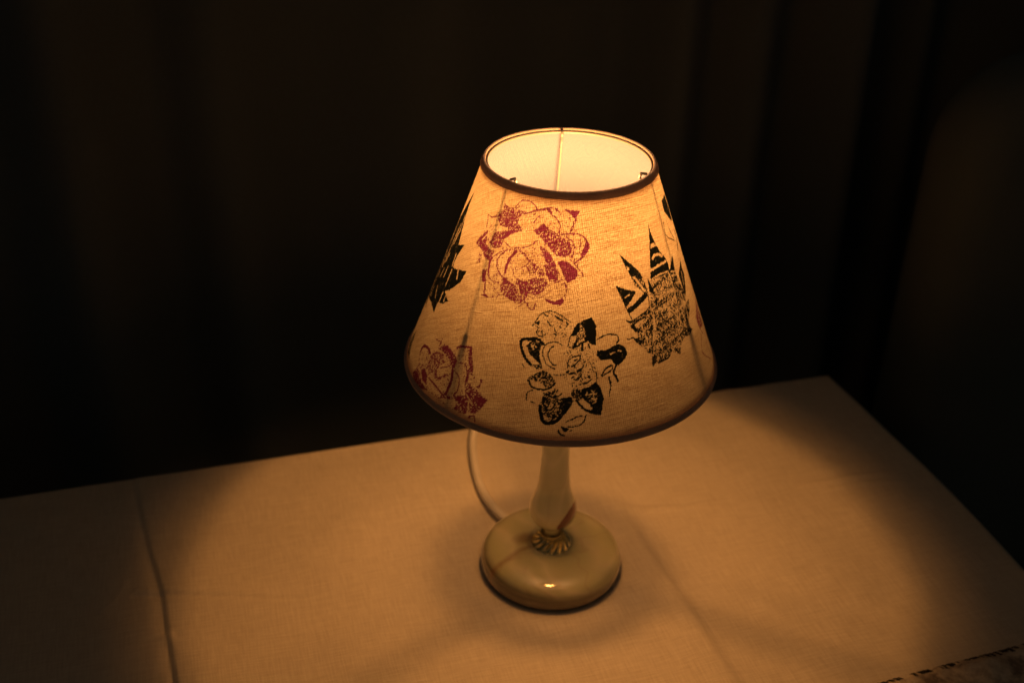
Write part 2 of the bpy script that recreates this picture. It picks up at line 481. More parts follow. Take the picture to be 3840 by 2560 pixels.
# onyx
def onyx(name, seed, patch=False):
    mt, nt = mat(name)
    tc = N(nt, 'ShaderNodeTexCoord'); ob = tc.outputs['Object']
    wob = noise(nt, ob, 22, 4)
    bands = N(nt, 'ShaderNodeTexWave'); bands.bands_direction = 'Z'
    mp = mapped(nt, ob, (1, 1, 1), rot=(0.25 + seed, -0.35, 0.2), loc=(seed, 0, 0))
    L(nt, mp, bands.inputs['Vector'])
    bands.inputs['Scale'].default_value = 15; bands.inputs['Distortion'].default_value = 5.5
    bands.inputs['Detail'].default_value = 3; bands.inputs['Detail Scale'].default_value = 0.9
    base = ramp(nt, bands.outputs['Fac'], [(0.0, (0.70, 0.71, 0.42)), (0.4, (0.77, 0.76, 0.48)), (0.7, (0.88, 0.84, 0.58)), (1.0, (0.72, 0.71, 0.43))])
    cloud = ramp(nt, noise(nt, mp, 34, 5, .6), [(0.4, (0, 0, 0)), (0.72, (1, 1, 1))])
    col = mixc(nt, math_(nt, 'MULTIPLY', cloud.outputs[0], .45), base.outputs[0], (0.66, 0.60, 0.40))
    # thin rusty veins
    vn = noise(nt, mapped(nt, ob, (1, 1, 1), loc=(5 + seed, 2, 1)), 17, 3, .5)
    vv = math_(nt, 'ABSOLUTE', math_(nt, 'SUBTRACT', vn, 0.5))
    vm = ramp(nt, vv, [(0.0, (1, 1, 1)), (0.016, (0, 0, 0))])
    col = mixc(nt, math_(nt, 'MULTIPLY', vm.outputs[0], .15), col, (0.34, 0.12, 0.05))
    return mt, nt, ob, col
def finish_onyx(nt, col):
    p = principled(nt, Base_Color=col, Roughness=0.10)
    p.inputs['Subsurface Weight'].default_value = 0.25
    p.inputs['Subsurface Radius'].default_value = (1.0, 0.8, 0.45)
    p.inputs['Subsurface Scale'].default_value = 0.004
    p.inputs['Coat Weight'].default_value = 1.0; p.inputs['Coat Roughness'].default_value = 0.05
    return p
def blob(nt, ob, c, r, rot=(0, 0, 0), soft=.15, wob=0.0):
    """soft ellipsoid mask around c with radii r."""
    v = N(nt, 'ShaderNodeVectorMath'); v.operation = 'SUBTRACT'; L(nt, ob, v.inputs[0]); v.inputs[1].default_value = c
    vr = N(nt, 'ShaderNodeVectorRotate'); vr.rotation_type = 'EULER_XYZ'; vr.inputs['Rotation'].default_value = rot; L(nt, v.outputs[0], vr.inputs['Vector'])
    d = N(nt, 'ShaderNodeVectorMath'); d.operation = 'DIVIDE'; L(nt, vr.outputs[0], d.inputs[0]); d.inputs[1].default_value = r
    ln = N(nt, 'ShaderNodeVectorMath'); ln.operation = 'LENGTH'; L(nt, d.outputs[0], ln.inputs[0])
    val = ln.outputs['Value']
    if wob: val = math_(nt, 'ADD', val, math_(nt, 'MULTIPLY', math_(nt, 'SUBTRACT', noise(nt, ob, 120, 3), .5), wob))
    return ramp(nt, val, [(1 - soft, (1, 1, 1)), (1 + soft, (0, 0, 0))]).outputs[0]

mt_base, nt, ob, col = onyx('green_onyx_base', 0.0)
# rust brown stratum low on the rim with the side wall's shade painted in, a vein across the left and the stain beside the rosette
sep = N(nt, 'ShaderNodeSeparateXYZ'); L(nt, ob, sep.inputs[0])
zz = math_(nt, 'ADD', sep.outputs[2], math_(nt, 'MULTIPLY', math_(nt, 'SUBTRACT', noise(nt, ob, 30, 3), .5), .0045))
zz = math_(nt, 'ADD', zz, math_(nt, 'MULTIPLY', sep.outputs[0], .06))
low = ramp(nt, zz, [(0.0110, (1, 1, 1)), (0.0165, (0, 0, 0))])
strat_shade = ramp(nt, noise(nt, mapped(nt, ob, (14, 14, 500)), 1, 3), [(0.35, (0.060, 0.034, 0.024)), (0.55, (0.12, 0.078, 0.048)), (0.7, (0.05, 0.026, 0.02))])
col = mixc(nt, math_(nt, 'MULTIPLY', low.outputs[0], .9), col, strat_shade.outputs[0])
st = blob(nt, ob, (-.019, .003, .02), (.012, .008, .02), (0, 0, rad(-25)), .7, .5)
col = mixc(nt, math_(nt, 'MULTIPLY', st, .5), col, (0.26, 0.08, 0.035))
# a vein through (-.012,-.002) .. (-.04,-.028)
vx = mapped(nt, ob, rot=(0, 0, 0))
lin = math_(nt, 'SUBTRACT', math_(nt, 'MULTIPLY', sep.outputs[1], .76), math_(nt, 'MULTIPLY', sep.outputs[0], .65))
lin = math_(nt, 'ADD', lin, math_(nt, 'MULTIPLY', math_(nt, 'SUBTRACT', noise(nt, ob, 60, 4), .5), .006))
vd = math_(nt, 'ABSOLUTE', math_(nt, 'SUBTRACT', lin, 0.0065))
vmk = ramp(nt, vd, [(0.0, (1, 1, 1)), (0.0011, (0, 0, 0))])
side = ramp(nt, sep.outputs[0], [(0.0, (1, 1, 1)), (0.001, (0, 0, 0))])
sx = math_(nt, 'MULTIPLY', sep.outputs[0], -1.0)
side = ramp(nt, sx, [(0.008, (0, 0, 0)), (0.016, (1, 1, 1))])
col = mixc(nt, math_(nt, 'MULTIPLY', math_(nt, 'MULTIPLY', vmk.outputs[0], side.outputs[0]), .5), col, (0.32, 0.12, 0.05))
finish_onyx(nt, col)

mt_stem, nt, ob, col = onyx('green_onyx_stem', 1.7)
col = mixc(nt, .35, col, (0.86, 0.80, 0.54))
pb = blob(nt, ob, (.0112, -.0120, .0532), (.0130, .0220, .0050), (0, rad(50), 0), .10, .10)
col = mixc(nt, pb, col, (0.20, 0.032, 0.020))
finish_onyx(nt, col)

prof = [(0, 0.0008), (.046, .0008), (.0482, .0010), (.0494, .0022), (.0500, .0045), (.0503, .0075), (.0502, .0105), (.0495, .0132), (.0478, .0158), (.0448, .0180), (.0398, .0197), (.033, .0207), (.025, .0213), (.015, .0216), (.009, .0217), (0, .0217)]
pr = catmull([(r, 0, z) for r, z in prof[1:-1]], 5)
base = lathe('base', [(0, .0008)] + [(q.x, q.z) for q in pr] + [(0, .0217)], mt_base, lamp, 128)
mt_felt, nt = mat('dark_felt'); principled(nt, Base_Color=(0.05, 0.035, 0.028), Roughness=1.0)
lathe('felt_pad', [(0, 0.0002), (.0455, .0002), (.0458, .0008), (0, .00085)], mt_felt, base, 96)
body = [(.0056, .0365), (.0064, .0370), (.0095, .0388), (.0130, .0425), (.0155, .0466), (.0166, .0520), (.0163, .0565), (.0150, .0610), (.0132, .0665), (.0117, .0725), (.0109, .0800), (.0103, .0880), (.0097, .1000), (.0096, .1130), (.0101, .126), (.0112, .138), (.0124, .147), (.0120, .153), (.0105, .156)]
pr = catmull([(r, 0, z) for r, z in body], 5)
lathe('stem', [(0, .0365)] + [(q.x, q.z) for q in pr] + [(0, .156)], mt_stem, lamp, 96)
lathe('stone_collar', [(0, .0300), (.0058, .0300), (.0058, .0352), (.0060, .0360), (.0055, .0368), (0, .0368)], mt_stem, lamp, 64)

# brass rosette
mt_br, nt = mat('aged_brass')
tc = N(nt, 'ShaderNodeTexCoord')
nz = noise(nt, tc.outputs['Object'], 600, 4)
cr = ramp(nt, nz, [(0.3, (0.95, 0.76, 0.38)), (0.7, (1.0, 0.90, 0.52))])
ao = N(nt, 'ShaderNodeAmbientOcclusion'); ao.inputs['Distance'].default_value = .003
p = principled(nt, Base_Color=cr.outputs[0], Roughness=0.22, Metallic=1.0)
def rosette():
    nA, nR, pet = 420, 30, 15
    v, f = [], []
    for j in range(nR):
        t = j / (nR - 1); r = .0068 + t * .0080
        for i in range(nA):
            a = 2 * math.pi * i / nA
            ph = (a + 0.62 * t) * pet
            c = 0.5 + 0.5 * math.cos(ph); ridge = c ** 0.6
            edge = r * (1 + 0.035 * t * (ridge - .5))
            z = .0282 - .0066 * t ** 1.5 + (.0028 * math.sin(math.pi * min(1, t * 1.02)) ** .8 + .0004) * (ridge - .55)
            if t > .93: z -= .0012 * (t - .93) / .07
            v.append((edge * math.cos(a), edge * math.sin(a), z))
    for j in range(nR - 1):
        for i in range(nA):
            k = (i + 1) % nA
            f.append((j * nA + i, (j + 1) * nA + i, (j + 1) * nA + k, j * nA + k))
    ros = from_data('rosette', v, f, mt_br, lamp)
    s = ros.modifiers.new('t', 'SOLIDIFY'); s.thickness = .0005
    # beaded collar
    cv = lathe('beaded_collar', [(0, .0262), (.0076, .0262), (.0079, .0272), (.0075, .0281), (.0075, .0296), (.0080, .0302), (.0079, .0309), (.0066, .0311), (.0061, .0306), (0, .0306)], mt_br, ros, 72)
    vv, ff = [], []
    for row, zc in ((0, .0279), (1, .0290)):
        for k in range(30):
            a = 2 * math.pi * (k + .5 * row) / 30
            cx_, cy_ = .0077 * math.cos(a), .0077 * math.sin(a); b0 = len(vv)
            for la in range(1, 4):
                for lo in range(8):
                    th_ = math.pi * la / 4; ph = lo * math.pi / 4
                    vv.append((cx_ + .00062 * math.sin(th_) * math.cos(ph), cy_ + .00062 * math.sin(th_) * math.sin(ph), zc + .00062 * math.cos(th_)))
            vv.append((cx_, cy_, zc + .00062)); vv.append((cx_, cy_, zc - .00062))
            for la in range(2):
                for lo in range(8):
                    q = (lo + 1) % 8; ff.append((b0 + la * 8 + lo, b0 + la * 8 + 8 + lo, b0 + la * 8 + 8 + q, b0 + la * 8 + q))
            for lo in range(8):
                q = (lo + 1) % 8; ff.append((b0 + lo, b0 + q, b0 + 24)); ff.append((b0 + 16 + q, b0 + 16 + lo, b0 + 25))
    from_data('beading', vv, ff, mt_br, ros)
rosette()

# socket, bulb
mt_pl, nt = mat('white_plastic'); tc = N(nt, 'ShaderNodeTexCoord')
cr = ramp(nt, noise(nt, tc.outputs['Object'], 90, 3), [(0.3, (0.60, 0.57, 0.52)), (0.7, (0.68, 0.65, 0.60))])
principled(nt, Base_Color=cr.outputs[0], Roughness=0.4)
mt_wire, nt = mat('grey_lacquered_wire'); principled(nt, Base_Color=(0.14, 0.15, 0.17), Roughness=0.35)
sk = lathe('socket', [(0, .155), (.008, .155), (.0085, .168), (.0096, .171), (.0098, .205), (.0108, .207), (.0108, .213), (.0098, .215), (.0094, .2300), (.0080, .2305), (.0080, .228), (0, .228)], mt_pl, lamp, 64)
bulb = lathe('bulb', [(0, .2285), (.0056, .2285), (.0056, .2500), (.0072, .2510), (.0072, .2530), (0, .2530)], mt_br, lamp, 48)
mt_fil, nt = mat('glowing_filament')
em = N(nt, 'ShaderNodeEmission'); em.inputs['Color'].default_value = (*LAMP, 1); em.inputs['Strength'].default_value = LAMP_STRENGTH
o = N(nt, 'ShaderNodeOutputMaterial'); L(nt, em.outputs[0], o.inputs[0])
mt_glass, nt = mat('frosted_glowing_glass')
tp = N(nt, 'ShaderNodeBsdfTransparent')
em = N(nt, 'ShaderNodeEmission'); em.inputs['Color'].default_value = (*LAMP, 1); em.inputs['Strength'].default_value = GLOW_STRENGTH
ads = N(nt, 'ShaderNodeAddShader'); L(nt, tp.outputs[0], ads.inputs[0]); L(nt, em.outputs[0], ads.inputs[1])
o = N(nt, 'ShaderNodeOutputMaterial'); L(nt, ads.outputs[0], o.inputs[0])
gp = [(.0072, .2531), (.0085, .2560)]
for i in range(19):
    a = rad(35) + math.pi * (1 - 35 / 180) * i / 18
    gp.append((.0145 * math.sin(a), .2762 - .0145 * math.cos(a)))
gp[-1] = (0, .2907)
lathe('glass', gp, mt_glass, bulb, 64)
# filament: a short bowed coil, wider than it is tall
fa = rad(8)
fpts = [(FX * math.cos(fa), FX * math.sin(fa), .2822 + .0016 * (1 - (FX / .0065) ** 2)) for FX in np.linspace(-.0065, .0065, 9)]
tube('filament', fpts, lambda t: .0034 * math.sin(math.pi * (.12 + .76 * t)) ** .5, mt_fil, bulb, 12)

